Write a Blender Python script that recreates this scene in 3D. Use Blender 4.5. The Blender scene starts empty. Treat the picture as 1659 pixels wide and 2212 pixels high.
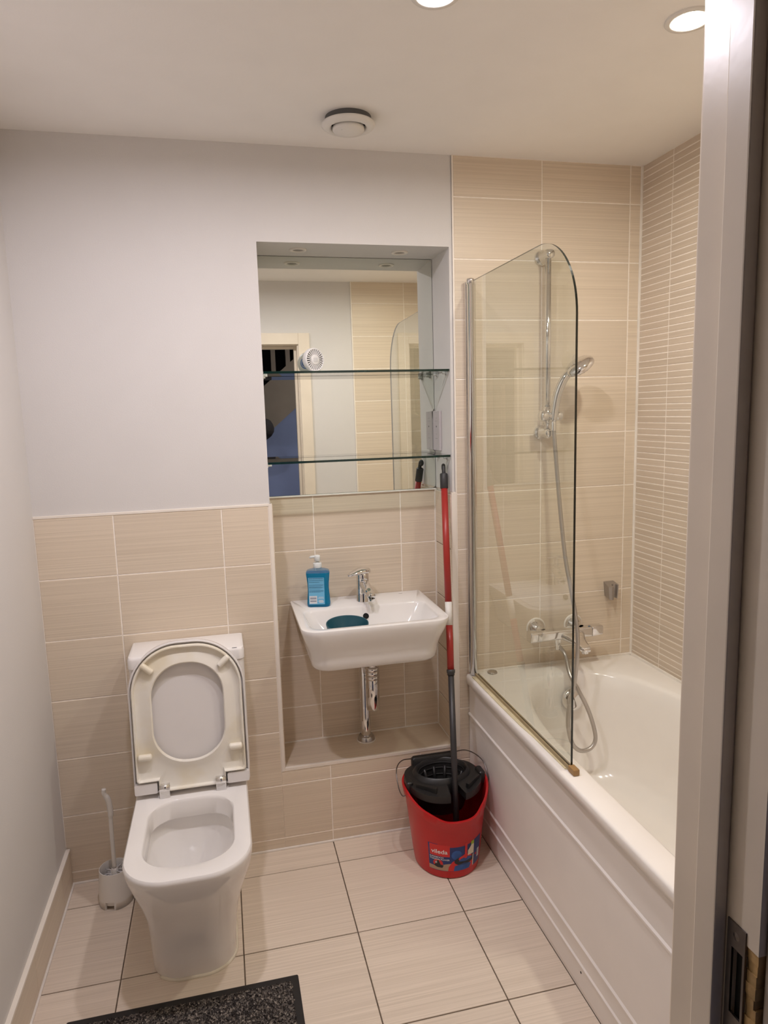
import bpy, bmesh, math, random
from mathutils import Vector, Matrix
random.seed(7)
C = bpy.context.scene.collection
S = bpy.context.scene
PI = math.pi

# ---------------------------------------------------------------- camera
cam_d = bpy.data.cameras.new('camera'); cam = bpy.data.objects.new('camera', cam_d); C.objects.link(cam)
_yaw, _pit, _rol = -0.228779, 0.14376, -0.027771
_fw = Vector((-math.sin(_yaw)*math.cos(_pit), math.cos(_yaw)*math.cos(_pit), -math.sin(_pit)))
_r0 = Vector((math.cos(_yaw), math.sin(_yaw), 0)); _u0 = _r0.cross(_fw)
_r = math.cos(_rol)*_r0 + math.sin(_rol)*_u0; _u = -math.sin(_rol)*_r0 + math.cos(_rol)*_u0
M = Matrix((_r, _u, -_fw)).transposed().to_4x4(); M.translation = (0.577048, -2.32037, 1.540564)
cam.matrix_world = M
cam_d.sensor_fit = 'VERTICAL'; cam_d.sensor_height = 36.0; cam_d.lens = 1500.731/2212*36
cam_d.clip_start = 0.02
S.camera = cam
# ---------------------------------------------------------------- world, exposure
w = bpy.data.worlds.new('world'); S.world = w; w.use_nodes = True
w.node_tree.nodes['Background'].inputs[0].default_value = (0.5, 0.55, 0.65, 1)
w.node_tree.nodes['Background'].inputs[1].default_value = 0.02
S.view_settings.view_transform = 'Standard'; S.view_settings.look = 'None'
S.view_settings.gamma = 1; S.view_settings.use_curve_mapping = False
S.view_settings.exposure = 0.0
S.cycles.diffuse_bounces = 12; S.cycles.max_bounces = 16; S.cycles.transparent_max_bounces = 24
LAMP = 705.0                       # radiance of the ceiling lamp lenses
LAMP_COLS = ((1.08, 1.015, 1.13), (1.0, 0.935, 0.95), (0.98, 0.925, 0.79))   # left, middle, over the bath
HALL_FILL = 1000.0  # radiance of the unseen lamp added to brighten the hall

# ---------------------------------------------------------------- materials
def mat(name, col, rough=0.5, metal=0.0, spec=0.5, coat=0.0, var=0.04, nscale=8.0, bump=0.0, bscale=200.0, sheen=0.0):
    m = bpy.data.materials.new(name); m.use_nodes = True
    nt = m.node_tree; b = nt.nodes['Principled BSDF']
    b.inputs['Roughness'].default_value = rough; b.inputs['Metallic'].default_value = metal
    b.inputs['Specular IOR Level'].default_value = spec; b.inputs['Coat Weight'].default_value = coat
    b.inputs['Coat Roughness'].default_value = 0.05
    tc = nt.nodes.new('ShaderNodeTexCoord')
    n = nt.nodes.new('ShaderNodeTexNoise'); n.inputs['Scale'].default_value = nscale; n.inputs['Detail'].default_value = 3
    nt.links.new(tc.outputs['Object'], n.inputs['Vector'])
    r = nt.nodes.new('ShaderNodeValToRGB')
    r.color_ramp.elements[0].position = 0.3; r.color_ramp.elements[1].position = 0.7
    r.color_ramp.elements[0].color = tuple(c*(1-var) for c in col)+(1,)
    r.color_ramp.elements[1].color = tuple(min(1, c*(1+var)) for c in col)+(1,)
    nt.links.new(n.outputs['Fac'], r.inputs['Fac']); nt.links.new(r.outputs['Color'], b.inputs['Base Color'])
    if bump:
        n2 = nt.nodes.new('ShaderNodeTexNoise'); n2.inputs['Scale'].default_value = bscale; n2.inputs['Detail'].default_value = 2
        nt.links.new(tc.outputs['Object'], n2.inputs['Vector'])
        bp = nt.nodes.new('ShaderNodeBump'); bp.inputs['Strength'].default_value = bump; bp.inputs['Distance'].default_value = 0.002
        nt.links.new(n2.outputs['Fac'], bp.inputs['Height']); nt.links.new(bp.outputs['Normal'], b.inputs['Normal'])
    return m

def tile_mat(name, c0, c1, ys, rough=0.35, bump=0.35, glaze=0.3, xs=1.2):
    """fine linear grain along the tile's local x; offset per tile"""
    m = bpy.data.materials.new(name); m.use_nodes = True
    nt = m.node_tree; b = nt.nodes['Principled BSDF']; L = nt.links.new
    b.inputs['Roughness'].default_value = rough; b.inputs['Specular IOR Level'].default_value = glaze
    tc = nt.nodes.new('ShaderNodeTexCoord'); oi = nt.nodes.new('ShaderNodeObjectInfo')
    mp = nt.nodes.new('ShaderNodeMapping'); mp.inputs['Scale'].default_value = (xs, ys, 1)
    cx = nt.nodes.new('ShaderNodeCombineXYZ'); ml = nt.nodes.new('ShaderNodeMath'); ml.operation = 'MULTIPLY'; ml.inputs[1].default_value = 57.0
    L(oi.outputs['Random'], ml.inputs[0]); L(ml.outputs[0], cx.inputs[0]); L(ml.outputs[0], cx.inputs[1])
    L(cx.outputs[0], mp.inputs['Location']); L(tc.outputs['Object'], mp.inputs['Vector'])
    n = nt.nodes.new('ShaderNodeTexNoise'); n.inputs['Scale'].default_value = 1.0; n.inputs['Detail'].default_value = 6; n.inputs['Roughness'].default_value = 0.75
    L(mp.outputs[0], n.inputs['Vector'])
    r = nt.nodes.new('ShaderNodeValToRGB'); e = r.color_ramp.elements
    e[0].position = 0.30; e[0].color = c0+(1,); e[1].position = 0.72; e[1].color = c1+(1,)
    L(n.outputs['Fac'], r.inputs['Fac'])
    hs = nt.nodes.new('ShaderNodeHueSaturation')
    mr = nt.nodes.new('ShaderNodeMapRange'); mr.inputs['To Min'].default_value = 0.965; mr.inputs['To Max'].default_value = 1.035
    L(oi.outputs['Random'], mr.inputs['Value']); L(mr.outputs[0], hs.inputs['Value']); L(r.outputs['Color'], hs.inputs['Color'])
    L(hs.outputs['Color'], b.inputs['Base Color'])
    bp = nt.nodes.new('ShaderNodeBump'); bp.inputs['Strength'].default_value = bump; bp.inputs['Distance'].default_value = 0.001
    L(n.outputs['Fac'], bp.inputs['Height']); L(bp.outputs['Normal'], b.inputs['Normal'])
    return m

def glass_mat(name, tint, refl=1.0):
    """thin clear glass: sees straight through, mirrors by the Fresnel law on its front face"""
    m = bpy.data.materials.new(name); m.use_nodes = True
    nt = m.node_tree; nt.nodes.remove(nt.nodes['Principled BSDF']); L = nt.links.new
    out = nt.nodes['Material Output']
    tr = nt.nodes.new('ShaderNodeBsdfTransparent'); gl = nt.nodes.new('ShaderNodeBsdfGlossy'); gl.inputs['Roughness'].default_value = 0.0
    tcn = nt.nodes.new('ShaderNodeTexCoord'); nz = nt.nodes.new('ShaderNodeTexNoise'); nz.inputs['Scale'].default_value = 3
    rp = nt.nodes.new('ShaderNodeValToRGB'); rp.color_ramp.elements[0].color = tuple(c*0.985 for c in tint)+(1,); rp.color_ramp.elements[1].color = tint+(1,)
    L(tcn.outputs['Object'], nz.inputs['Vector']); L(nz.outputs['Fac'], rp.inputs['Fac']); L(rp.outputs['Color'], tr.inputs['Color'])
    fr = nt.nodes.new('ShaderNodeFresnel'); fr.inputs['IOR'].default_value = 1.5
    ge = nt.nodes.new('ShaderNodeNewGeometry'); sb = nt.nodes.new('ShaderNodeMath'); sb.operation = 'SUBTRACT'; sb.inputs[0].default_value = 1.0
    L(ge.outputs['Backfacing'], sb.inputs[1])
    mu = nt.nodes.new('ShaderNodeMath'); mu.operation = 'MULTIPLY'; L(fr.outputs[0], mu.inputs[0]); L(sb.outputs[0], mu.inputs[1])
    m2 = nt.nodes.new('ShaderNodeMath'); m2.operation = 'MULTIPLY'; m2.inputs[1].default_value = 1.75*refl; m2.use_clamp = True; L(mu.outputs[0], m2.inputs[0])
    mx = nt.nodes.new('ShaderNodeMixShader'); L(m2.outputs[0], mx.inputs[0]); L(tr.outputs[0], mx.inputs[1]); L(gl.outputs[0], mx.inputs[2])
    L(mx.outputs[0], out.inputs['Surface'])
    return m

def liquid_mat(name, tint, body, mixd):
    m = glass_mat(name, tint, 0.8)
    nt = m.node_tree; L = nt.links.new; out = nt.nodes['Material Output']
    src = out.inputs['Surface'].links[0].from_socket
    d = nt.nodes.new('ShaderNodeBsdfDiffuse'); d.inputs['Color'].default_value = body+(1,)
    t = nt.nodes.new('ShaderNodeBsdfTranslucent'); t.inputs['Color'].default_value = body+(1,)
    a = nt.nodes.new('ShaderNodeMixShader'); a.inputs[0].default_value = 0.5; L(d.outputs[0], a.inputs[1]); L(t.outputs[0], a.inputs[2])
    x = nt.nodes.new('ShaderNodeMixShader'); x.inputs[0].default_value = mixd; L(src, x.inputs[1]); L(a.outputs[0], x.inputs[2])
    L(x.outputs[0], out.inputs['Surface'])
    return m

def emit_mat(name, col, s):
    m = bpy.data.materials.new(name); m.use_nodes = True; nt = m.node_tree
    nt.nodes.remove(nt.nodes['Principled BSDF']); e = nt.nodes.new('ShaderNodeEmission')
    e.inputs[0].default_value = col+(1,); e.inputs[1].default_value = s
    nt.links.new(e.outputs[0], nt.nodes['Material Output'].inputs[0]); return m

PAINT = mat('white_wall_paint', (0.645, 0.626, 0.606), 0.75, spec=0.2, var=0.012, nscale=5, bump=0.12, bscale=260)
CEILM = mat('ceiling_paint', (0.86, 0.84, 0.81), 0.85, spec=0.15, var=0.012, bump=0.06, bscale=180)
GROUT = mat('cream_grout', (0.88, 0.82, 0.74), 0.8, spec=0.2, var=0.06, nscale=60)
DGROUT = mat('dark_floor_grout', (0.15, 0.115, 0.085), 0.9, spec=0.2, var=0.25, nscale=40)
TILE = tile_mat('ribbed_beige_wall_tile', (0.575, 0.485, 0.380), (0.77, 0.672, 0.543), 230, xs=0.9)
STRIP = tile_mat('beige_strip_tile', (0.545, 0.455, 0.362), (0.66, 0.568, 0.465), 230, bump=0.2)
FTILE = tile_mat('linen_grain_floor_tile', (0.61, 0.52, 0.42), (0.85, 0.745, 0.63), 170, rough=0.38, bump=0.15)
SILIC = mat('white_sealant', (0.80, 0.76, 0.70), 0.45, var=0.04, nscale=30)
TRIM = mat('cream_tile_trim', (0.80, 0.74, 0.66), 0.4, var=0.03)
CERAM = mat('white_glazed_ceramic', (0.80, 0.78, 0.76), 0.09, spec=0.6, var=0.01)
ACRYL = mat('white_bath_acrylic', (0.86, 0.83, 0.79), 0.16, spec=0.5, var=0.015)
PANELM = mat('white_panel_plastic', (0.83, 0.79, 0.75), 0.42, spec=0.4, var=0.02)
PLAST = mat('white_plastic', (0.76, 0.74, 0.70), 0.4, var=0.02)
SEATM = mat('ivory_seat_plastic', (0.80, 0.765, 0.68), 0.35, var=0.05, nscale=7)
_r = [n for n in SEATM.node_tree.nodes if n.type == 'VALTORGB'][0].color_ramp.elements     # yellowed in patches
_r[0].position = 0.30; _r[0].color = (0.735, 0.66, 0.49, 1); _r[1].position = 0.52; _r[1].color = (0.80, 0.77, 0.695, 1)
LIDM = mat('white_lid_plastic', (0.74, 0.715, 0.70), 0.3, var=0.015)
CHROME = mat('chrome', (0.80, 0.79, 0.78), 0.07, metal=1, var=0.02)
SATIN = mat('satin_chrome', (0.55, 0.53, 0.51), 0.28, metal=1, var=0.03)
HOSEM = mat('grey_steel_hose', (0.50, 0.47, 0.44), 0.32, metal=0.85, var=0.06)
BLACKP = mat('black_plastic', (0.016, 0.015, 0.015), 0.42, var=0.1)
GRIPM = mat('charcoal_grip_plastic', (0.03, 0.029, 0.03), 0.5, var=0.1)
TUBED = mat('dark_grey_coated_tube', (0.035, 0.032, 0.034), 0.4, var=0.08)
REDP = mat('red_bucket_plastic', (0.50, 0.012, 0.014), 0.32, var=0.04)
REDT = mat('red_coated_tube', (0.36, 0.026, 0.021), 0.35, var=0.04)
WIREM = mat('steel_wire', (0.22, 0.20, 0.19), 0.3, metal=1, var=0.05)
TEAL = mat('teal_plastic', (0.016, 0.085, 0.115), 0.4, var=0.05)
AMBER = mat('aged_amber_seal', (0.36, 0.28, 0.16), 0.4, var=0.15, nscale=14)
YSTAIN = mat('yellowed_sealant', (0.74, 0.66, 0.43), 0.45, var=0.14, nscale=16)
GLASS = glass_mat('screen_glass', (0.955, 0.97, 0.945))
SHGLASS = glass_mat('shelf_glass', (0.90, 0.955, 0.93))
GEDGE = mat('dark_green_glass_edge', (0.004, 0.022, 0.018), 0.1, spec=0.6, var=0.2, nscale=20)
SCREDGE = mat('black_green_glass_edge', (0.006, 0.009, 0.007), 0.12, spec=0.6, var=0.2, nscale=20)
MIRROR = mat('mirror_silver', (0.86, 0.885, 0.83), 0.0, metal=1, var=0.004)
MIREDGE = mat('mirror_edge', (0.05, 0.055, 0.05), 0.3, var=0.1)
WOODW = mat('cream_gloss_woodwork', (0.74, 0.66, 0.55), 0.28, spec=0.5, var=0.025, nscale=12, bump=0.05, bscale=60)
WOODR = mat('bare_worn_timber', (0.42, 0.27, 0.11), 0.7, var=0.3, nscale=40, bump=0.5, bscale=120)
STEELD = mat('dull_steel', (0.16, 0.14, 0.13), 0.38, metal=0.9, var=0.12, nscale=50)
VOID = mat('black_recess_shade', (0.003, 0.0025, 0.0025), 0.9, var=0.2)  # near-black colour stands in for the shade inside holes and gaps
BRISTLE = mat('white_bristles', (0.66, 0.65, 0.66), 0.6, var=0.08, nscale=90)
RUBBER = mat('black_rubber', (0.014, 0.012, 0.011), 0.65, var=0.12, nscale=60)
HALLB = mat('blue_hall_paint', (0.27, 0.33, 0.58), 0.8, var=0.03)
STAIRM = mat('taupe_stair_paint', (0.34, 0.28, 0.24), 0.6, var=0.04)
HALLD = mat('dark_hall_paint', (0.06, 0.06, 0.07), 0.9, var=0.05)
CARPET = mat('hall_carpet', (0.16, 0.14, 0.13), 0.95, var=0.2, nscale=150)

# ---------------------------------------------------------------- mesh builder
class MB:
    def __init__(s): s.v = []; s.f = []; s.mi = []; s.sm = []
    def add(s, vs, fs, mi=0, smooth=False):
        o = len(s.v); s.v += [tuple(p) for p in vs]
        for f in fs: s.f.append([i+o for i in f]); s.mi.append(mi); s.sm.append(smooth)
    def box(s, lo, hi, mi=0, bev=0.0):
        x0, y0, z0 = lo; x1, y1, z1 = hi
        if bev <= 0:
            s.add([(x0,y0,z0),(x1,y0,z0),(x1,y1,z0),(x0,y1,z0),(x0,y0,z1),(x1,y0,z1),(x1,y1,z1),(x0,y1,z1)],
                  [(0,3,2,1),(4,5,6,7),(0,1,5,4),(1,2,6,5),(2,3,7,6),(3,0,4,7)], mi)
        else:
            bm = bmesh.new(); bmesh.ops.create_cube(bm, size=1)
            for v in bm.verts:
                v.co = Vector(((x0+x1)/2+v.co.x*(x1-x0), (y0+y1)/2+v.co.y*(y1-y0), (z0+z1)/2+v.co.z*(z1-z0)))
            bmesh.ops.bevel(bm, geom=bm.edges[:], offset=bev, segments=2, profile=0.6, affect='EDGES')
            bm.verts.ensure_lookup_table()
            s.add([v.co[:] for v in bm.verts], [[v.index for v in f.verts] for f in bm.faces], mi, False); bm.free()
    def rings(s, rs, mi=0, smooth=True, cap0=False, cap1=False, closed=True, loop=False):
        n = len(rs[0]); vs = [p for r in rs for p in r]; fs = []
        m = len(rs)
        for i in range(m if loop else m-1):
            a = i*n; b = ((i+1) % m)*n
            for j in range(n if closed else n-1):
                k = (j+1) % n
                fs.append((a+j, a+k, b+k, b+j))
        if cap0: fs.append(tuple(range(n-1, -1, -1)))
        if cap1: fs.append(tuple((m-1)*n+j for j in range(n)))
        s.add(vs, fs, mi, smooth)
    def lathe(s, prof, origin=(0,0,0), axis=(0,0,1), n=32, mi=0, smooth=True, cap0=False, cap1=False, sx=1.0, sy=1.0):
        A = Vector(axis).normalized(); X = A.orthogonal().normalized() if abs(A.z) < 0.999 else Vector((1,0,0))
        Y = A.cross(X); O = Vector(origin); rs = []
        for r, h in prof:
            rs.append([O + A*h + X*(r*sx*math.cos(2*PI*k/n)) + Y*(r*sy*math.sin(2*PI*k/n)) for k in range(n)])
        s.rings(rs, mi, smooth, cap0, cap1)
    def tube(s, pts, r, n=12, mi=0, smooth=True, cap=True, up=None):
        pts = [Vector(p) for p in pts]; rr = r if isinstance(r, (list, tuple)) else [r]*len(pts)
        T = []
        for i in range(len(pts)):
            d = pts[min(i+1, len(pts)-1)]-pts[max(i-1, 0)]; T.append(d.normalized())
        N = T[0].orthogonal().normalized() if up is None else (Vector(up)-T[0]*Vector(up).dot(T[0])).normalized()
        rs = []
        for i, p in enumerate(pts):
            N = (N - T[i]*N.dot(T[i])).normalized(); B = T[i].cross(N)
            rs.append([p + N*(rr[i]*math.cos(2*PI*k/n)) + B*(rr[i]*math.sin(2*PI*k/n)) for k in range(n)])
        s.rings(rs, mi, smooth, cap, cap)
    def prism(s, poly, f, t0, t1, mi=0, side_mi=None, smooth=False):
        """poly: 2d points; f(u,v,t)->3d"""
        n = len(poly); a = [f(u, v, t0) for u, v in poly]; b = [f(u, v, t1) for u, v in poly]
        s.add(a+b, [tuple(range(n-1, -1, -1)), tuple(range(n, 2*n))], mi, False)
        s.add(a+b, [(j, (j+1) % n, n+(j+1) % n, n+j) for j in range(n)], mi if side_mi is None else side_mi, smooth)
    def mesh(s, name, mats, fixn=True):
        me = bpy.data.meshes.new(name); me.from_pydata(s.v, [], s.f)
        for m in (mats if isinstance(mats, (list, tuple)) else [mats]): me.materials.append(m)
        for p, mi, sm in zip(me.polygons, s.mi, s.sm): p.material_index = mi; p.use_smooth = sm
        if fixn:
            bm = bmesh.new(); bm.from_mesh(me)
            bmesh.ops.remove_doubles(bm, verts=bm.verts, dist=1e-6)
            bmesh.ops.recalc_face_normals(bm, faces=bm.faces); bm.to_mesh(me); bm.free()
        me.update(); return me
    def build(s, name, mats, parent=None, fixn=True, autos=None):
        me = s.mesh(name, mats, fixn)
        if autos: sharp(me, autos)
        o = bpy.data.objects.new(name, me); C.objects.link(o)
        if parent is not None: put(o, parent)
        return o
def sharp(me, deg):
    bm = bmesh.new(); bm.from_mesh(me); a = math.radians(deg)
    for e in bm.edges:
        if len(e.link_faces) == 2 and e.calc_face_angle(0) > a: e.smooth = False
    bm.to_mesh(me); bm.free()
def wm(o):
    m = o.matrix_basis
    return wm(o.parent) @ o.matrix_parent_inverse @ m if o.parent else m.copy()
def put(o, parent):
    o.parent = parent; o.matrix_parent_inverse = wm(parent).inverted(); return o
def tag(o, label=None, cat=None, group=None, kind=None):
    if label: o['label'] = label
    if cat: o['category'] = cat
    if group: o['group'] = group
    if kind: o['kind'] = kind
    return o
def thing(name, label, cat, loc=(0,0,0), group=None, rz=0):
    o = bpy.data.objects.new(name, None); C.objects.link(o); o.location = loc; o.rotation_euler.z = rz
    o.empty_display_size = 0.05
    return tag(o, label, cat, group)
def struct(o): o['kind'] = 'structure'; return o
def rrect(x0, x1, y0, y1, r, n=8):
    """rounded rectangle, ccw; r = one radius or (x0y0, x1y0, x1y1, x0y1)"""
    rr = r if isinstance(r, (list, tuple)) else (r,)*4
    cs = [(x0+rr[0], y0+rr[0], rr[0], PI), (x1-rr[1], y0+rr[1], rr[1], 1.5*PI), (x1-rr[2], y1-rr[2], rr[2], 0), (x0+rr[3], y1-rr[3], rr[3], 0.5*PI)]
    out = []
    for cx, cy, q, a0 in cs:
        for k in range(n+1):
            a = a0+0.5*PI*k/n; out.append((cx+q*math.cos(a), cy+q*math.sin(a)))
    return out
def bez(pts, n=12):
    """Catmull-Rom through points"""
    P = [Vector(p) for p in pts]; P = [P[0]*2-P[1]]+P+[P[-1]*2-P[-2]]; out = []
    for i in range(1, len(P)-2):
        for k in range(n):
            t = k/n; a, b, c, d = P[i-1], P[i], P[i+1], P[i+2]
            out.append(0.5*((2*b)+(c-a)*t+(2*a-5*b+4*c-d)*t*t+(3*b-a-3*c+d)*t**3))
    out.append(P[-2]); return out

# ---------------------------------------------------------------- tiles
_tm = {}
def tile_mesh(wd, ht, th, bev, m):
    k = (round(wd, 4), round(ht, 4), th, bev, m.name)
    if k not in _tm:
        b = MB(); x, y = wd/2, ht/2; q = bev
        b.add([(-x,-y,-th),(x,-y,-th),(x,y,-th),(-x,y,-th),(-x,-y,-q),(x,-y,-q),(x,y,-q),(-x,y,-q),(-x+q,-y+q,0),(x-q,-y+q,0),(x-q,y-q,0),(-x+q,y-q,0)],
              [(8,9,10,11),(4,5,9,8),(5,6,10,9),(6,7,11,10),(7,4,8,11),(0,1,5,4),(1,2,6,5),(2,3,7,6),(3,0,4,7)])
        _tm[k] = b.mesh('tile', m, False)
    return _tm[k]
ROT = {'back': Matrix(((1,0,0),(0,0,-1),(0,1,0))), 'front': Matrix(((-1,0,0),(0,0,1),(0,1,0))),
       'right': Matrix(((0,0,-1),(-1,0,0),(0,1,0))), 'left': Matrix(((0,0,1),(1,0,0),(0,1,0))),
       'floor': Matrix(((1,0,0),(0,1,0),(0,0,1)))}
def tile(parent, side, u0, u1, v0, v1, w, g=0.0018, th=0.007, bev=0.0012, m=None, name='tile'):
    """u = world x (back/front/floor) or y (left/right); v = world z, or y on the floor; w = face plane"""
    me = tile_mesh(u1-u0-2*g, v1-v0-2*g, th, bev, m or TILE)
    o = bpy.data.objects.new(name, me); C.objects.link(o)
    u, v = (u0+u1)/2, (v0+v1)/2; j = random.uniform(-0.0003, 0.0003)
    p = {'back': (u, w+j, v), 'front': (u, w+j, v), 'right': (w+j, u, v), 'left': (w+j, u, v), 'floor': (u, v, w+j)}[side]
    R = ROT[side] @ Matrix.Rotation(random.uniform(-0.0006, 0.0006), 3, 'Z')
    o.matrix_basis = Matrix.Translation(p) @ R.to_4x4()
    return put(o, parent)

WX = 2.093; CEIL = 2.374; YF = -1.661
# ================================================================ SETTING
# floor
fb = MB(); fb.box((-0.15, -1.80, -0.08), (2.25, 0.30, -0.0025), 0)
floor = struct(fb.build('floor', [DGROUT]))
def cells(lo, hi, o, p):
    k = math.floor((lo-o)/p); out = []
    while o+k*p < hi-1e-6:
        a, b = max(lo, o+k*p), min(hi, o+(k+1)*p)
        if b-a > 0.012: out.append((a, b))
        k += 1
    return out
for a, b in cells(0.0, 1.425, 0.2222, 0.3357):
    for c, d in cells(-1.80, 0.0, -0.1257, 0.339):
        tile(floor, 'floor', a, b, c, d, 0.0, g=0.0018, th=0.02, bev=0.0008, m=FTILE)
# back wall with the niche
NX0, NX1, NZ0, NZ1, NY = 0.728, 1.372, 0.300, 2.083, 0.190
wb = MB()
wb.box((-0.15, 0.004, 1.240), (NX0, 0.32, 2.45), 0)
wb.box((NX0, 0.004, NZ1), (1.3785, 0.32, 2.45), 0)
wb.box((-0.15, 0.0013, -0.05), (NX0, 0.32, 1.240), 1)
wb.box((NX0, 0.0013, -0.05), (NX1, 0.32, NZ0), 1)
wb.box((NX1, 0.0013, -0.05), (2.25, 0.32, 1.2515), 1)
wb.box((1.3785, 0.0013, 1.2515), (2.25, 0.32, 2.45), 1)
wb.box((NX0, 0.1912, NZ0), (NX1, 0.32, 1.245), 1)
wb.box((NX0, 0.206, 1.245), (NX1, 0.32, NZ1), 0)
wb.box((NX1-0.004, 0.004, 1.2515), (1.3785, 0.206, NZ1), 0)         # plaster skim of the right reveal
wall_back = struct(wb.build('wall_back', [PAINT, GROUT]))
ZR = [0.0436+0.2*k for k in range(13)]
def rows(lo, hi):
    out = []; zs = [lo]+[z for z in ZR if lo+0.012 < z < hi-0.012]+[hi]
    return list(zip(zs[:-1], zs[1:]))
XT = [0.0, 0.2337, 0.5694, 0.722]
for c, d in rows(0.0, 1.2400):
    for a, b in zip(XT[:-1], XT[1:]):
        tile(wall_back, 'back', a, b, c, d, 0.0)
for c, d in rows(0.0, 0.294):
    for i, (a, b) in enumerate(((0.722, 0.8945), (0.8945, 1.2305), (1.2305, 1.384))):
        tile(wall_back, 'back', a-(0.003 if i == 0 else 0), b+(0.003 if i == 2 else 0), c, d, 0.0)
for c, d in rows(0.0, CEIL):
    for a, b in ((1.384, 1.7059), (1.7059, 2.0455), (2.0455, WX)):
        if d < 0.50:
            if a < 1.4: tile(wall_back, 'back', a, 1.428, c, d, 0.0)
        else: tile(wall_back, 'back', a, b, c, d, 0.0)
for c, d in rows(0.306, 1.2430):
    for a, b in ((0.737, 0.896), (0.896, 1.2255), (1.2255, 1.361)):
        tile(wall_back, 'back', a, b, c, d, NY)
    tile(wall_back, 'right', 0.003, NY-0.001, c, d, 1.362)
    tile(wall_back, 'left', 0.003, NY-0.001, c, d, 0.737)
tile(wall_back, 'floor', 0.737, 1.362, 0.004, NY-0.001, 0.306, g=0.0008, m=TILE)
# front wall (behind the camera side, seen in the mirror)
DX0, DX1, DZ = 0.300, 1.075, 1.990
wf = MB()
wf.box((-0.15, -1.80, -0.05), (DX0-0.028, YF, 2.45), 0)
wf.box((DX1+0.028, -1.80, -0.05), (1.425, YF, 2.45), 0)
wf.box((DX0-0.028, -1.80, DZ+0.028), (DX1+0.028, YF, 2.45), 0)
wf.box((1.425, -1.80, -0.05), (2.25, YF+0.0078, 2.45), 1)
wall_front = struct(wf.build('wall_front', [PAINT, GROUT]))
for c, d in rows(0.45, CEIL):
    for a, b in ((1.425, 1.7605), (1.7605, WX)):
        tile(wall_front, 'front', a, b, c, d, YF+0.009)
tb = MB(); tb.box((1.4195, YF-0.002, 0.58), (1.4255, YF+0.0095, CEIL), 0, 0.001); tb.build('tile_trim', TRIM, wall_front)
# left wall
wl = MB(); wl.box((-0.15, -1.80, -0.05), (0.0, 0.32, 2.45), 0)
wall_left = struct(wl.build('wall_left', [PAINT]))
# right wall: long thin strip tiles
wr = MB(); wr.box((WX+0.0009, -1.80, -0.05), (2.25, 0.32, 2.45), 0)
wall_right = struct(wr.build('wall_right', [GROUT]))
SP = 0.02195; cols = [(-0.172, 0.0), (-0.505, -0.172), (-0.838, -0.505), (-1.171, -0.838), (-1.504, -1.171), (YF+0.009, -1.504)]
zs = []; z = CEIL
while z > 0.585: zs.append((max(z-SP, 0.582), z)); z -= SP
for i, (c, d) in enumerate(zs):
    if d-c < 0.008: continue
    for a, b in cols[:3]:
        tile(wall_right, 'right', a, b, c, d, WX, g=0.0014, th=0.006, bev=0.001, m=STRIP, name='strip_tile')
sb = MB()
for c, d in zs:
    if d-c < 0.008: continue
    for a, b in cols[3:]: sb.box((WX, a+0.0011, c+0.0011), (WX+0.006, b-0.0011, d-0.0011))
o = sb.build('strip_tile', STRIP, wall_right); o['kind'] = 'stuff'
# ceiling
cb = MB(); cb.box((-0.15, -1.80, CEIL), (2.25, 0.32, CEIL+0.08), 0)
ceiling = struct(cb.build('ceiling', [CEILM]))
# tile trims and sealant on the back wall
def bar(name, lo, hi, m, parent, bev=0.0015):
    b = MB(); b.box(lo, hi, 0, bev); return b.build(name, m, parent)
bar('tile_trim', (0.0, -0.0012, 1.2385), (0.7335, 0.010, 1.2470), TRIM, wall_back)
bar('tile_trim', (0.7225, -0.0016, 0.2945), (0.7345, 0.012, 1.2470), TRIM, wall_back)
bar('tile_trim', (0.7340, -0.0014, 0.2945), (1.3645, 0.010, 0.3062), TRIM, wall_back)
bar('tile_trim', (1.3640, -0.0012, 0.2945), (1.3835, 0.012, 1.2500), TRIM, wall_back)
bar('tile_trim', (1.3785, -0.0010, 1.2500), (1.3840, 0.012, CEIL), TRIM, wall_back)
bar('tile_trim', (0.737, 0.183, 1.2425), (1.366, 0.201, 1.2475), SILIC, wall_back)
bar('sealant', (1.3605, 0.1835, 0.306), (1.3665, 0.1915, 1.2425), SILIC, wall_back, 0.002)
bar('sealant', (0.737, 0.186, 0.305), (1.362, 0.1915, 0.3105), SILIC, wall_back, 0.002)
bar('sealant', (1.3585, 0.004, 0.305), (1.3625, 0.190, 0.310), SILIC, wall_back, 0.0015)
bar('sealant', (0.006, -0.0065, -0.001), (1.425, 0.001, 0.0062), SILIC, wall_back, 0.0025)
bar('sealant', (WX-0.0085, -0.0055, 0.575), (WX+0.001, 0.001, CEIL), SILIC, wall_back, 0.003)
# tiled skirting on the left wall
sk = MB(); sk.box((0.0, -1.66, 0.0), (0.010, -0.001, 0.1225), 0)
skirt = struct(sk.build('baseboard_left', [GROUT]))
for c, d in cells(-1.66, -0.001, -0.465, 0.339):
    tile(skirt, 'left', c, d, 0.003, 0.1235, 0.0125, g=0.0008, th=0.003)
bar('tile_trim', (0.0, -1.66, 0.1215), (0.0135, -0.001, 0.1300), TRIM, skirt)
bar('sealant', (0.011, -1.66, -0.001), (0.0185, -0.004, 0.0055), SILIC, skirt, 0.002)

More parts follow.
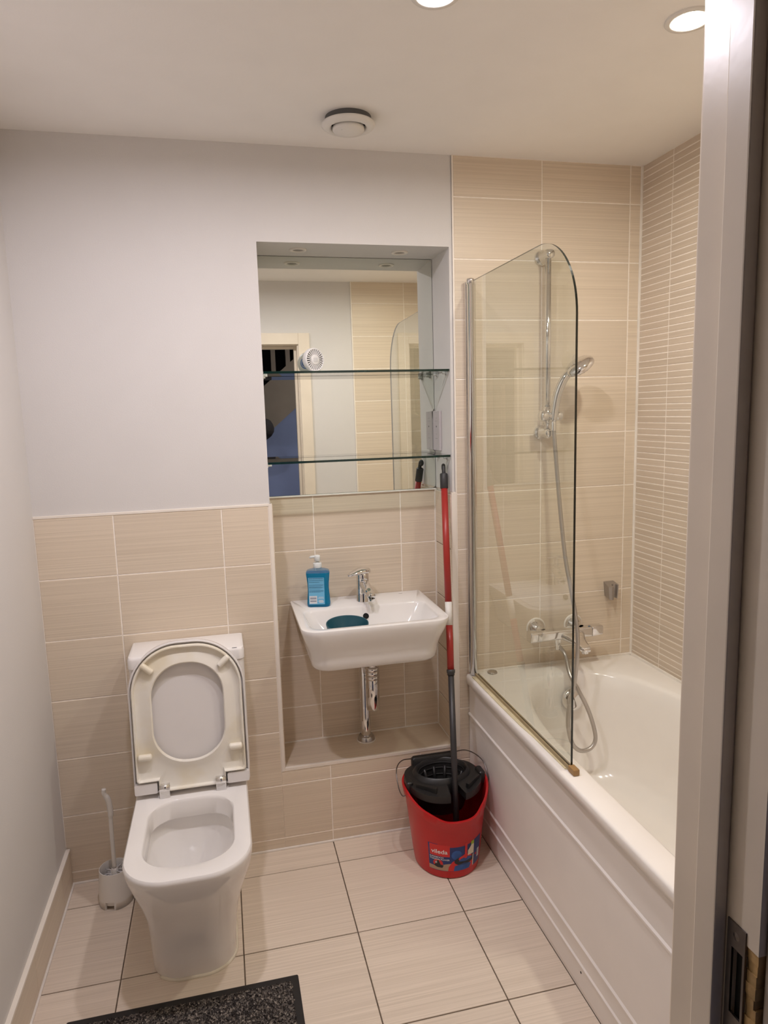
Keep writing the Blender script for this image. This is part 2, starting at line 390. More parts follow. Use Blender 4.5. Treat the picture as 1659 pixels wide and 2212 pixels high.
# ---------------------------------------------------------------- door opening (no leaf in view)
door = struct(thing('door_1', 'cream painted door lining and architrave round the bathroom doorway', 'door frame', (0.69, -1.73, 0)))
del door['category']
SY0, SY1 = -1.7455, -1.7135
def bx(name, lo, hi, m=WOODW, bev=0.0018, parent=door): return bar(name, lo, hi, m, parent, bev)
bx('door_lining', (DX0-0.028, -1.792, 0), (DX0, YF, DZ))
bx('door_lining', (DX0-0.028, -1.792, DZ), (DX1+0.028, YF, DZ+0.028))
bx('door_stop', (DX0, SY0, 0), (DX0+0.015, SY1, DZ-0.015)); bx('door_stop', (DX1-0.015, SY0, 0), (DX1, SY1, DZ-0.015))
bx('door_stop', (DX0, SY0, DZ-0.015), (DX1, SY1, DZ))
def architrave(y0, y1):
    s_ = 1 if y1 > y0 else -1
    for lo, hi in (((DX1+0.008, 0), (DX1+0.077, DZ+0.074)), ((DX0-0.077, 0), (DX0-0.008, DZ+0.074)), ((DX0-0.008, DZ+0.006), (DX1+0.008, DZ+0.074))):
        bx('architrave', (lo[0], min(y0, y1), lo[1]), (hi[0], max(y0, y1), hi[1]), bev=0.003)
architrave(YF, YF+0.015)
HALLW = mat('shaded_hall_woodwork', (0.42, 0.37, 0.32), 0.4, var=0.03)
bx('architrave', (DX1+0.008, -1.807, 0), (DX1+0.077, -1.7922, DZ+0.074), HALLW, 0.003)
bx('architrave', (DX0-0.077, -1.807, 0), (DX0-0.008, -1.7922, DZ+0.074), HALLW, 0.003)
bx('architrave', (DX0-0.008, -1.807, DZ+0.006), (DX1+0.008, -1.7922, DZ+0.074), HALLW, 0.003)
# the right lining is cut out behind the strike plate, so it is built in pieces round the latch hole
b = MB()
for lo, hi in (((DX1, -1.7565, 0), (DX1+0.028, YF, DZ)), ((DX1, -1.792, 0.985), (DX1+0.028, -1.7565, DZ)), ((DX1, -1.792, 0), (DX1+0.028, -1.7565, 0.80))):
    b.box(lo, hi)
b.build('door_lining', WOODW, door)
sp = MB()
def hole_plate(y0, y1, z0, z1, hy0, hy1, hz0, hz1, x0, x1):
    for a, c, d, e in ((y0, y1, hz1, z1), (y0, y1, z0, hz0), (y0, hy0, hz0, hz1), (hy1, y1, hz0, hz1)):
        sp.box((x0, a, d), (x1, c, e), 0)
hole_plate(-1.7755, -1.7495, 0.822, 0.999, -1.7725, -1.7565, 0.893, 0.970, DX1-0.0016, DX1+0.0012)
plate = sp.build('strike_plate', STEELD, door); plate['label'] = 'dull steel latch strike plate'
scr = MB(); scr.lathe([(0.0001, 0.0008), (0.0035, 0.0004), (0.0045, 0)], (DX1-0.0016, -1.7625, 0.985), (-1, 0, 0), 16); scr.lathe([(0.0001, 0.0008), (0.0035, 0.0004), (0.0045, 0)], (DX1-0.0016, -1.7625, 0.858), (-1, 0, 0), 16)
scr.build('screw', STEELD, plate)
vb = MB(); vb.box((DX1+0.006, -1.7745, 0.80), (DX1+0.026, -1.7565, 0.985)); vb.build('latch_hole', VOID, door)
wb2 = MB()
zz = [0.80+0.185*k/14 for k in range(15)]
for k in range(14):
    t = k/13; dy = 0.0015*math.sin(k*2.3)+0.001*math.sin(k*5.1)
    wb2.box((DX1+0.002+0.001*math.sin(k*1.7), -1.7885+dy, zz[k]), (DX1+0.026, -1.7745, zz[k+1]+0.0002), 0)
o = wb2.build('worn_timber', WOODR, door); o['label'] = 'splintered bare timber where the paint has worn off'
# ---------------------------------------------------------------- hall behind the camera (seen in the mirror)
hf = MB(); hf.box((-1.2, -4.1, -0.08), (2.6, -1.80, 0.0)); hallf = struct(hf.build('floor', [CARPET]))
hw = MB(); hw.box((-1.2, -4.2, -0.05), (2.6, -4.1, 2.45)); struct(hw.build('wall_hall', [HALLD]))
hw = MB(); hw.box((-1.3, -4.1, -0.05), (-1.2, -1.80, 2.45)); hw.box((-1.2, -1.83, -0.05), (-0.15, -1.80, 2.45)); struct(hw.build('wall_hall', [HALLD]))
hw = MB(); hw.box((2.6, -4.1, -0.05), (2.7, -1.80, 2.45)); hw.box((2.25, -1.83, -0.05), (2.6, -1.80, 2.45)); struct(hw.build('wall_hall', [HALLD]))
hc = MB(); hc.box((-1.3, -4.2, 2.374), (2.7, -1.80, 2.45)); struct(hc.build('ceiling', [CEILM]))
st = thing('staircase', 'taupe staircase string with upright balusters over a blue wall, seen in the mirror', 'staircase', (0.5, -3.0, 0))
SL = 0.85; Zl = lambda x: 1.65+SL*(x-1.2); Zu = lambda x: 2.04+SL*(x-1.2)
poly = [(-0.65, 0.03), (-0.68, 0.39), (1.645, 2.368), (2.10, 2.368)]
b = MB(); b.prism([(-0.65, Zl(-0.65)), (2.10, Zl(2.10)), (1.645, Zu(1.645)), (-0.65, Zu(-0.65))], lambda u, v, t: (u, t, v), -3.04, -3.0); b.build('stair_string', STAIRM, st)
x = -0.604
while x < 1.55:
    b = MB(); b.box((x-0.0175, -3.035, Zu(x)-0.02), (x+0.0175, -3.003, min(2.37, Zu(x)+0.9))); b.build('baluster', STAIRM, st); x += 0.117
b = MB(); b.prism([(-0.65, 0.0), (2.58, 0.0), (2.58, 2.368), (2.10, 2.368), (2.10, Zl(2.10)-0.002), (-0.65, Zl(-0.65)-0.002)], lambda u, v, t: (u, t, v), -3.06, -3.03); o = b.build('spandrel_panel', HALLB, st); o['label'] = 'blue painted wall below the stair'
b = MB()
for k in range(11):
    xa = -0.55+k*0.235; b.box((xa, -3.9, Zl(xa)+0.10), (xa+0.26, -3.04, Zl(xa)+0.14))
b.build('tread', STAIRM, st)

# ================================================================ NICHE: mirror, shelves, socket, lights
mr = MB()
mx0, mx1, mz0, mz1 = 0.7305, 1.3662, 1.2485, 2.0815
nt_ = (1.3535, 1.398, 1.5325)  # notch beside the socket
poly = [(mx0, mz0), (mx1-0.012, mz0), (mx1-0.003, mz0+0.004), (mx1, mz0+0.014), (mx1, 1.385), (nt_[0]+0.004, 1.395), (nt_[0]+0.004, 1.532), (mx1, 1.545), (mx1, mz1), (mx0, mz1)]
tilt = 0.0093
mr.prism(poly, lambda u, v, t: (u, t+(v-mz0)*tilt, v), 0.1915, 0.1965, 0, 1)
mirror = tag(mr.build('mirror', [MIRROR, MIREDGE]), 'large frameless wall mirror filling the back of the niche above the basin', 'mirror')
def shelf(zt, label):
    t = thing('glass_shelf', label, 'shelf', (1.05, 0.1, zt), 'glass shelves across the mirror niche')
    b = MB(); x0, x1, y0, y1 = 0.7300, 1.3660, 0.012, 0.186
    z0, z1 = zt-0.0075, zt
    b.add([(x0,y0,z0),(x1,y0,z0),(x1,y1,z0),(x0,y1,z0),(x0,y0,z1),(x1,y0,z1),(x1,y1,z1),(x0,y1,z1)], [(0,3,2,1),(4,5,6,7)], 0)
    b.add([(x0,y0,z0),(x1,y0,z0),(x1,y1,z0),(x0,y1,z0),(x0,y0,z1),(x1,y0,z1),(x1,y1,z1),(x0,y1,z1)], [(0,1,5,4),(1,2,6,5),(2,3,7,6),(3,0,4,7)], 1)
    b.build('pane', [SHGLASS, GEDGE], t)
    for xw, s_ in ((x1+0.0018, -1), (x0-0.0018, 1)):
        for yy in (0.045, 0.15):
            c = MB(); c.tube([(xw, yy, z0-0.0045), (xw+s_*0.016, yy, z0-0.0045)], 0.0042, 10)
            c.box((min(xw, xw+s_*0.004), yy-0.008, z0-0.012), (max(xw, xw+s_*0.004), yy+0.008, z0-0.0003), 0, 0.001)
            c.build('shelf_peg', PLAST if s_ > 0 else CLEARP, t)
    return t
CLEARP = mat('clear_plastic_peg', (0.45, 0.44, 0.42), 0.2, var=0.1)
shelf(1.680, 'upper clear glass shelf with the small white fan on it')
shelf(1.383, 'lower empty clear glass shelf just above the mop handle tip')
# shaver socket on the right reveal
so = thing('shaver_socket', 'white shaver socket plate on the right side of the mirror niche', 'socket', (1.3678, 0.150, 1.465))
b = MB(); b.box((1.3585, 0.112, 1.393), (1.3675, 0.187, 1.537), 0, 0.0015); pl = b.build('face_plate', mat('grey_socket_plastic', (0.50, 0.465, 0.47), 0.4, var=0.02), so)
b = MB(); b.lathe([(0.0001, 0.0004), (0.0032, 0.0004), (0.0032, -0.001)], (1.3585, 0.146, 1.480), (-1, 0, 0), 14); b.build('indicator', BLACKP, pl)
b = MB()
for yy, zz_ in ((0.138, 1.500), (0.156, 1.500), (0.147, 1.532), (0.147, 1.3985), (0.147, 1.452), (0.140, 1.511), (0.154, 1.511)):
    b.lathe([(0.0001, 0.0003), (0.0016, 0.0003), (0.0016, -0.001)], (1.3585, yy, zz_), (-1, 0, 0), 8)
b.box((1.3582, 0.134, 1.4355), (1.3587, 0.160, 1.4368)); b.build('pin_hole', mat('grey_mark', (0.26, 0.25, 0.25), 0.5), pl)['kind'] = 'stuff'
# small fan on the shelf
FW = mat('fan_white_plastic', (0.78, 0.765, 0.75), 0.45, var=0.02)
fn = thing('desk_fan', 'small round white fan with slotted grille on the upper glass shelf', 'fan', (0.911, 0.120, 1.680))
FC = Vector((0.914, 0.120, 1.7235)); fr = 0.0405
ax = Vector((0.50, -0.86, 0.03)).normalized(); fu = ax.cross(Vector((0, 0, 1))).normalized(); fv = fu.cross(ax)*-1
if fv.z < 0: fv = -fv
P3 = lambda a, r, h: FC+fu*(r*math.cos(a))+fv*(r*math.sin(a))+ax*h
g = MB(); nsl = 26
g.rings([[P3(2*PI*k/52, r, h) for k in range(52)] for r, h in ((fr, -0.012), (fr, 0.000), (fr-0.002, 0.004), (fr-0.0045, 0.0045), (fr-0.0055, 0.003), (fr-0.0055, -0.003))], 0)
g.rings([[P3(2*PI*k/52, r, h) for k in range(52)] for r, h in ((0.017, -0.003), (0.017, 0.004), (0.015, 0.0052), (0.0002, 0.0056))], 0)
for k in range(nsl):
    a = 2*PI*k/nsl; da = 0.50*PI/nsl
    lo = [P3(a-da*1.15, 0.0165, -0.001), P3(a+da*1.15, 0.0165, -0.001), P3(a+da*0.85, fr-0.005, -0.001), P3(a-da*0.85, fr-0.005, -0.001)]
    hi = [p+ax*0.0045 for p in lo]
    g.add(lo+hi, [(4,5,6,7), (0,1,5,4), (1,2,6,5), (2,3,7,6), (3,0,4,7)], 0)
g.build('grille', FW, fn)
g = MB(); q = 0.0085
g.rings([[FC+fu*u+fv*v+ax*h for u, v in rrect(-q, q, -0.007, 0.007, 0.0025, 3)] for h in (0.0053, 0.0066)], 0, False, False, True); g.build('badge', mat('pale_grey_badge', (0.66, 0.65, 0.65), 0.4), fn)
g = MB(); g.rings([[P3(2*PI*k/40, r, h) for k in range(40)] for r, h in ((fr-0.001, -0.004), (fr-0.001, -0.014), (fr-0.006, -0.024), (0.016, -0.034), (0.0002, -0.036))], 0); g.build('housing', FW, fn)
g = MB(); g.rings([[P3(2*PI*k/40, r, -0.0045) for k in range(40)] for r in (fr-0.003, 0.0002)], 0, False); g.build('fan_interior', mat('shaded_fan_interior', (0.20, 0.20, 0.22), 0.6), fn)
g = MB(); g.lathe([(0.0235, 0.0), (0.0235, 0.003), (0.016, 0.006)], (0.911, 0.124, 1.680), (0, 0, 1), 28, cap0=True, cap1=True); g.build('foot', FW, fn)
g = MB(); g.rings([[P3(2*PI*k/40, r, h) for k in range(40)] for r, h in ((0.0285, -0.0215), (0.0285, -0.0255), (0.018, -0.0335), (0.0002, -0.0370))], 0); g.build('back_panel', mat('blue_fan_back', (0.10, 0.20, 0.52), 0.3, var=0.1), fn)
# unlit niche downlights
def downlight(name, x, y, z, rb, label, group, lit):
    t = thing(name, label, 'light', (x, y, z), group)
    b = MB(); b.lathe([(rb, 0), (rb, -0.0025), (rb-0.002, -0.0045), (rb*0.72, -0.0045), (rb*0.66, -0.002), (rb*0.64, 0.0), (rb*0.64, -0.0005)], (x, y, z), n=40); b.build('bezel', PLAST if lit else NIB, t)
    b = MB(); b.lathe([(rb*0.65, 0), (rb*0.65, -0.0008), (0.0002, -0.0008)], (x, y, z), n=32); b.build('lamp_lens', lit if lit else DLENS, t)
    return t
NIB = mat('white_bezel', (0.70, 0.66, 0.60), 0.35, var=0.03)
DLENS = mat('unlit_lamp_glass', (0.30, 0.27, 0.22), 0.12, spec=0.6, var=0.2, nscale=60)
LENSES = [emit_mat('lit_lamp_lens', c, LAMP) for c in LAMP_COLS]
downlight('niche_downlight', 0.870, 0.098, NZ1, 0.029, 'left unlit round downlight in the soffit above the mirror', 'unlit downlights above the mirror', False)
downlight('niche_downlight', 1.221, 0.100, NZ1, 0.029, 'right unlit round downlight in the soffit above the mirror', 'unlit downlights above the mirror', False)
# ceiling lights and extract vent
downlight('ceiling_downlight', 0.477, -0.855, CEIL, 0.052, 'lit ceiling downlight at the left end of its row, over the toilet', 'lit ceiling downlights', LENSES[0])
downlight('ceiling_downlight', 1.057, -0.850, CEIL, 0.052, 'lit ceiling downlight in the middle of its row, in line with the basin', 'lit ceiling downlights', LENSES[1])
downlight('ceiling_downlight', 1.637, -0.860, CEIL, 0.052, 'lit ceiling downlight over the bath beside the door frame', 'lit ceiling downlights', LENSES[2])
downlight('hall_fill_light', 1.95, -1.98, 2.374, 0.046, 'unseen fill light added to brighten the hallway outside the doorway', None, emit_mat('hall_fill_lens', (1.0, 0.97, 0.95), HALL_FILL))  # added out of view to lift the dim hall in the mirror
ev = thing('extractor_vent', 'round white extractor vent valve on the ceiling', 'vent', (0.990, -0.232, CEIL))
b = MB(); b.lathe([(0.066, 0.0), (0.066, -0.022)], (0.990, -0.232, CEIL), n=48); b.build('duct_collar', mat('grey_duct', (0.10, 0.10, 0.10), 0.6), ev)
b = MB(); b.lathe([(0.050, -0.018), (0.0765, -0.0175), (0.0775, -0.021), (0.073, -0.026), (0.056, -0.031), (0.051, -0.027), (0.049, -0.017)], (0.990, -0.232, CEIL), n=56); b.build('outer_ring', PLAST, ev)
b = MB(); b.lathe([(0.045, -0.025), (0.0455, -0.034), (0.043, -0.038), (0.020, -0.042), (0.0002, -0.043)], (0.990, -0.232, CEIL), n=48); b.lathe([(0.045, -0.025), (0.0002, -0.025)], (0.990, -0.232, CEIL), n=48); dsk = b.build('centre_disc', PLAST, ev)
b = MB(); b.lathe([(0.0001, 0.0006), (0.0016, 0.0004), (0.0018, -0.001)], (0.968, -0.250, CEIL-0.0400), (0, 0, -1), 10); b.build('screw', STEELD, dsk)
b = MB(); b.tube([(0.990, -0.232, CEIL), (0.990, -0.232, CEIL-0.027)], 0.006, 10); b.build('spindle', PLAST, ev)

# ================================================================ TOILET
TX = 0.4325
to = thing('toilet', 'white close-coupled toilet with its lid and seat raised', 'toilet', (TX, -0.33, 0))
def dring(x0, x1, yb, yf, rb, rf, z, n=10):
    """back at yb (towards the wall), front at yf"""
    return [(x, y, z) for x, y in rrect(x0, x1, yf, yb, (rf, rf, rb, rb), n)]
def oring(hw, yb, yf, rb, rf, z, n=10):
    c_ = TX-0.010*max(0.0, min(1.0, (0.36-z)/0.3)) if yb > -0.1 else TX     # the foot sits a little left of the rim
    return dring(c_-hw, c_+hw, yb, yf, rb, rf, z, n)
p = MB()
ZR_ = 0.403
prof = [(0.1150, -0.002, -0.508, 0.01, 0.085, 0.0), (0.1165, -0.002, -0.512, 0.01, 0.088, 0.006), (0.1180, -0.002, -0.516, 0.01, 0.09, 0.06),
        (0.1215, -0.002, -0.526, 0.01, 0.095, 0.12), (0.1290, -0.002, -0.545, 0.01, 0.10, 0.18), (0.1400, -0.002, -0.577, 0.01, 0.108, 0.24),
        (0.1530, -0.002, -0.615, 0.01, 0.115, 0.30), (0.1615, -0.002, -0.642, 0.012, 0.118, 0.345), (0.1650, -0.002, -0.658, 0.012, 0.12, 0.375),
        (0.1665, -0.002, -0.664, 0.012, 0.121, 0.392), (0.1655, -0.003, -0.663, 0.012, 0.12, 0.399), (0.1620, -0.006, -0.659, 0.012, 0.117, ZR_),
        # inner edge of the rim and the bowl
        (0.1240, -0.274, -0.606, 0.085, 0.095, ZR_), (0.1200, -0.278, -0.602, 0.083, 0.092, ZR_-0.003), (0.1180, -0.281, -0.599, 0.08, 0.09, ZR_-0.010),
        (0.1150, -0.287, -0.594, 0.08, 0.088, ZR_-0.052), (0.1170, -0.285, -0.596, 0.08, 0.088, ZR_-0.056), (0.1260, -0.268, -0.602, 0.085, 0.09, ZR_-0.058),
        (0.1270, -0.266, -0.603, 0.085, 0.09, ZR_-0.064),
        (0.118, -0.272, -0.585, 0.085, 0.09, ZR_-0.10), (0.095, -0.285, -0.535, 0.08, 0.08, ZR_-0.16), (0.068, -0.30, -0.455, 0.06, 0.06, ZR_-0.215),
        (0.050, -0.31, -0.415, 0.045, 0.045, ZR_-0.235), (0.030, -0.325, -0.39, 0.025, 0.03, ZR_-0.245)]
p.rings([oring(*a) for a in prof], 0, True, True, True)
pan = p.build('pan', CERAM, to, autos=40)
# cistern and lid
c = MB()
c.rings([dring(0.265, 0.612, -0.001, -0.150, 0.004, 0.02, ZR_-0.001), dring(0.264, 0.612, -0.001, -0.158, 0.004, 0.02, 0.60), dring(0.264, 0.612, -0.001, -0.160, 0.004, 0.02, 0.778)], 0, True, True, True)
c.build('cistern', CERAM, to, autos=40)
c = MB()
c.rings([dring(0.262, 0.614, -0.001, -0.163, 0.004, 0.02, 0.780), dring(0.262, 0.614, -0.001, -0.163, 0.004, 0.02, 0.808), dring(0.2645, 0.6115, -0.003, -0.160, 0.004, 0.019, 0.8145), dring(0.270, 0.606, -0.008, -0.155, 0.004, 0.016, 0.817)], 0, True, True, True)
cl = c.build('cistern_lid', CERAM, to, autos=40)
b = MB(); b.lathe([(0.024, 0), (0.024, 0.004), (0.021, 0.006), (0.0002, 0.006)], (TX, -0.075, 0.8165), n=32); b.build('flush_button', CHROME, cl)
b = MB(); b.box((0.577, -0.158, 0.8168), (0.592, -0.1555, 0.8174)); b.build('mark', mat('grey_print', (0.25, 0.25, 0.26), 0.5), cl)
# raised lid and seat, built in a leaning frame: u across, v up the lid, n towards the room
LB = Vector((TX+0.0045, -0.232, ZR_+0.010)); lean = math.radians(5.2)
LV = Vector((0, math.sin(lean), math.cos(lean))); LN = Vector((0, -math.cos(lean), math.sin(lean)))
def LP(u, v, n): return LB+Vector((u, 0, 0))+LV*v+LN*n
def lidout(hw, v0, v1, rt, rb=0.012, n=14): return rrect(-hw, hw, v0, v1, (rb, rb, rt, rt), n)
l = MB(); HW = 0.1715; LH = 0.457
rg = [[LP(u, v, h) for u, v in lidout(HW-i, 0.0+i, LH-i, 0.150-i)] for i, h in ((0.012, -0.018), (0.004, -0.015), (0.0, -0.008), (0.0, 0.010), (0.002, 0.0125), (0.0045, 0.0125), (0.0055, 0.0110), (0.0055, 0.0005))]
l.rings(rg, 0, True, True, True)
lid = l.build('lid', LIDM, to, autos=35)
for s_ in (-1, 1):
    b = MB(); b.prism(rrect(-0.1690 if s_ < 0 else 0.1035, -0.1035 if s_ < 0 else 0.1690, 0.004, 0.036, 0.004, 3), lambda u, v, t: LP(u, v, t), 0.001, 0.024, 0, smooth=False); b.build('lid_hinge_corner', LIDM, lid)
# seat ring with hinge steps, its underside towards the room
def seat_outer(i):
    hw, vt, rt = 0.1615-i, 0.4470-i, 0.137-i
    pts = [(-0.0985+i, 0.006+i), (0.0985-i, 0.006+i), (0.0985-i, 0.041+i), (hw-0.006, 0.041+i), (hw, 0.047+i)]
    for k in range(15):
        a = 0.5*PI*k/14; pts.append((hw-rt+rt*math.cos(a), vt-rt+rt*math.sin(a)))
    for k in range(15):
        a = 0.5*PI+0.5*PI*k/14; pts.append((-hw+rt+rt*math.cos(a), vt-rt+rt*math.sin(a)))
    pts += [(-hw, 0.047+i), (-hw+0.006, 0.041+i), (-0.0985+i, 0.041+i)]
    # densify
    out = []
    for k in range(len(pts)):
        a, c_ = Vector(pts[k]), Vector(pts[(k+1) % len(pts)]); m_ = max(1, int((c_-a).length/0.012))
        for j in range(m_): out.append(a.lerp(c_, j/m_))
    return out
SC = Vector((0.002, 0.232)); so_ = seat_outer(0)
HP = rrect(-0.1055, 0.1055, 0.092, 0.392, (0.098, 0.098, 0.098, 0.098), 12)
def hole_at(d, gr):
    # intersection of the ray from SC in direction d with the hole outline grown by gr
    best = None
    for k in range(len(HP)):
        a, c_ = Vector(HP[k]), Vector(HP[(k+1) % len(HP)]); e = c_-a
        den = d.x*e.y-d.y*e.x
        if abs(den) < 1e-12: continue
        q = a-SC; t = (q.x*e.y-q.y*e.x)/den; s2 = (q.x*d.y-q.y*d.x)/den
        if t > 0 and -1e-6 <= s2 <= 1+1e-6: best = t if best is None else max(best, t)
    return SC+d*(best+gr)
rg = []
N_ = len(so_)
for i, h in ((0.0, 0.0135), (0.0, 0.024), (0.0015, 0.0275), (0.0045, 0.0280), (0.0070, 0.0262), (0.0090, 0.0175), (0.0150, 0.0150)):
    ring = []
    for v in so_:
        d = (v-SC); L_ = d.length; d.normalize(); ring.append(LP(*(SC+d*(L_-i)), h))
    rg.append(ring)
for gr, h in ((0.034, 0.0160), (0.020, 0.0195), (0.009, 0.0232), (0.003, 0.0245), (0.0, 0.0225), (-0.0012, 0.018), (-0.0005, 0.0135)):
    rg.append([LP(*hole_at((v-SC).normalized(), gr), h) for v in so_])
s = MB(); s.rings(rg, 0, True, loop=True)
seat = s.build('seat', SEATM, to, autos=38)
def capsule(name, u, v, ang, ln, r, parent):
    b = MB(); d = Vector((math.cos(ang), math.sin(ang))); k = 6; pts = []; rr = []
    for j in range(k+1):
        a = 0.5*PI*j/k; pts.append(-ln/2-r*math.cos(a)*0.6+r*0.6); rr.append(max(0.0004, r*math.sin(a)))
    for j in range(k+1):
        a = 0.5*PI*j/k; pts.append(ln/2+r*math.sin(a)*0.6-r*0.6); rr.append(max(0.0004, r*math.cos(a)))
    b.tube([LP(u+d.x*t, v+d.y*t, 0.0255) for t in pts], rr, 14); return b.build(name, SEATM, parent)
capsule('bumper', -0.112, 0.386, math.radians(-42), 0.044, 0.0095, seat)
capsule('bumper', 0.112, 0.386, math.radians(222), 0.044, 0.0095, seat)
capsule('bumper', -0.1330, 0.118, 0, 0.042, 0.0105, seat)
capsule('bumper', 0.1330, 0.118, 0, 0.042, 0.0105, seat)
for s_ in (-1, 1):
    b = MB(); u0 = s_*0.083; 
    b.tube([LP(u0-0.0155, 0.018, 0.022), LP(u0+0.0155, 0.018, 0.022)], 0.0125, 20)
    lo = LP(u0-0.0155, 0.0, 0.022)
    b.box((lo.x, -0.2625, ZR_), (lo.x+0.031, -0.240, ZR_+0.026), 0, 0.003)
    b.build('hinge', CHROME, seat)
# bead of sealant round the foot
b = MB(); fr_ = rrect(TX-0.010-0.1165, TX-0.010+0.1165, -0.512, -0.003, (0.088, 0.088, 0.012, 0.012), 12); b.tube([(x, y, 0.002) for x, y in fr_[6:-6]]+[(fr_[-6][0], fr_[-6][1], 0.002)], 0.0055, 8)
b.build('sealant', mat('aged_foot_sealant', (0.74, 0.685, 0.56), 0.5, var=0.08, nscale=20), to)

# ================================================================ TOILET BRUSH
bxc, byc = 0.166, -0.118
br = thing('toilet_brush', 'white toilet brush standing in its plastic holder, left of the toilet', 'brush', (bxc, byc, 0))
b = MB(); n = 48
def hr(r, z, q=0.0): return [(bxc+r*math.cos(2*PI*k/n), byc+r*math.sin(2*PI*k/n), z) for k in range(n)]
b.rings([hr(0.0525, 0.026), hr(0.050, 0.06), hr(0.046, 0.112), hr(0.0455, 0.116), hr(0.0440, 0.1165), hr(0.0430, 0.113), hr(0.0465, 0.03), hr(0.0470, 0.012), hr(0.0005, 0.012)], 0)
gap = lambda a: any(abs((a-g+PI) % (2*PI)-PI) < 0.30 for g in (-1.85, 1.29))
for k in range(n):
    a0, a1 = 2*PI*k/n, 2*PI*(k+1)/n
    if gap((a0+a1)/2): continue
    P_ = lambda a, r, z: (bxc+r*math.cos(a), byc+r*math.sin(a), z)
    b.add([P_(a0, 0.0532, 0), P_(a1, 0.0532, 0), P_(a1, 0.0525, 0.026), P_(a0, 0.0525, 0.026), P_(a0, 0.0480, 0), P_(a1, 0.0480, 0), P_(a1, 0.0465, 0.03), P_(a0, 0.0465, 0.03)],
          [(0,1,2,3), (5,4,7,6), (1,5,6,2), (4,0,3,7), (0,4,5,1)], 0, True)
b.build('holder', PLAST, br, fixn=True, autos=40)
b = MB(); hpts = bez([(bxc+0.002, byc-0.004, 0.112), (bxc+0.003, byc-0.006, 0.19), (bxc+0.004, byc-0.008, 0.27), (bxc+0.006, byc-0.009, 0.31), (bxc+0.003, byc-0.012, 0.352), (bxc-0.007, byc-0.016, 0.378), (bxc-0.006, byc-0.017, 0.394)], 6)
nn = len(hpts); b.tube(hpts, [0.0065 if i < nn*0.42 else (0.0085 if i < nn*0.75 else 0.0066) for i in range(nn)], 12); b.lathe([(0.0115, -0.004), (0.0115, 0.012), (0.007, 0.018)], (bxc+0.002, byc-0.004, 0.098), n=16)
b.build('handle', PLAST, br)
b = MB()
for k in range(230):
    a = random.uniform(0, 2*PI); tl = random.uniform(-0.9, 0.55); zc = random.uniform(0.065, 0.102)
    d = Vector((math.cos(a), math.sin(a), tl*0.9)).normalized(); L_ = min(0.038, 0.036/max(0.3, math.hypot(d.x, d.y)))
    p0 = Vector((bxc, byc, zc)); b.tube([p0, p0+d*L_*0.5, p0+d*L_+Vector((0, 0, -0.004))], [0.0016, 0.0014, 0.0008], 4)
o = b.build('bristles', BRISTLE, br); o['kind'] = 'stuff'

# ================================================================ WASH BASIN
ba = thing('wash_basin', 'white rectangular wall-hung wash basin in the tiled niche', 'basin', (1.045, 0.0, 0.78))
BZ = 0.857; bx0, bx1, by0, by1 = 0.795, 1.2935, -0.212, 0.1885
def bring(i, yb, yf, rf, z, n=10, rb=0.006): return [(x, y, z) for x, y in rrect(bx0+i, bx1-i, yf, yb, (rf, rf, rb, rb), n)]
b = MB()
b.rings([bring(0.105, by1, 0.02, 0.03, 0.7005), bring(0.075, by1, -0.110, 0.05, 0.7010), bring(0.050, by1, -0.1520, 0.052, 0.7025), bring(0.041, by1, -0.1640, 0.055, 0.7075), bring(0.036, by1, -0.1700, 0.056, 0.716), bring(0.033, by1, -0.1730, 0.058, 0.735),
         bring(0.0295, by1, -0.1790, 0.06, 0.760), bring(0.021, by1, -0.1900, 0.06, 0.787), bring(0.010, by1, -0.2030, 0.06, 0.815), bring(0.0030, by1, -0.2095, 0.06, 0.838), bring(0.0, by1, by0, 0.06, 0.850),
         bring(0.0012, by1, by0+0.0012, 0.059, 0.8555), bring(0.005, by1, by0+0.005, 0.056, BZ),
         # inner lip and bowl
         [(x, y, BZ) for x, y in rrect(bx0+0.026, bx1-0.026, by0+0.026, 0.045, (0.05, 0.05, 0.035, 0.035), 10)],
         [(x, y, BZ-0.003) for x, y in rrect(bx0+0.031, bx1-0.031, by0+0.030, 0.041, (0.047, 0.047, 0.033, 0.033), 10)],
         [(x, y, BZ-0.010) for x, y in rrect(bx0+0.034, bx1-0.034, by0+0.033, 0.038, (0.046, 0.046, 0.032, 0.032), 10)],
         [(x, y, BZ-0.065) for x, y in rrect(bx0+0.062, bx1-0.062, by0+0.055, 0.008, (0.05, 0.05, 0.045, 0.045), 10)],
         [(x, y, BZ-0.090) for x, y in rrect(bx0+0.085, bx1-0.085, by0+0.072, -0.012, (0.05, 0.05, 0.05, 0.05), 10)],
         [(x, y, BZ-0.100) for x, y in rrect(bx0+0.120, bx1-0.120, by0+0.100, -0.036, (0.045, 0.045, 0.045, 0.045), 10)],
         [(x, y, BZ-0.105) for x, y in rrect(1.045-0.024, 1.045+0.024, -0.110, -0.062, 0.0235, 10)]], 0, True, True, True)
bowl = b.build('bowl', CERAM, ba, autos=46)
b = MB(); ov = Vector((1.046, 0.0232, 0.823)); on = Vector((0, -0.88, 0.47)).normalized()
b.lathe([(0.0128, 0.0008), (0.0105, 0.0022)], ov, on, 24); r_ = b.build('overflow_ring', CERAM, bowl)
b = MB(); b.lathe([(0.0108, 0.0024), (0.0001, 0.0020)], ov, on, 24); b.build('overflow_hole', VOID, bowl)
b = MB(); b.lathe([(0.021, 0), (0.021, 0.003), (0.012, 0.006), (0.0002, 0.0065)], (1.045, -0.086, BZ-0.1045), n=28); b.build('drain_plug', CHROME, bowl)
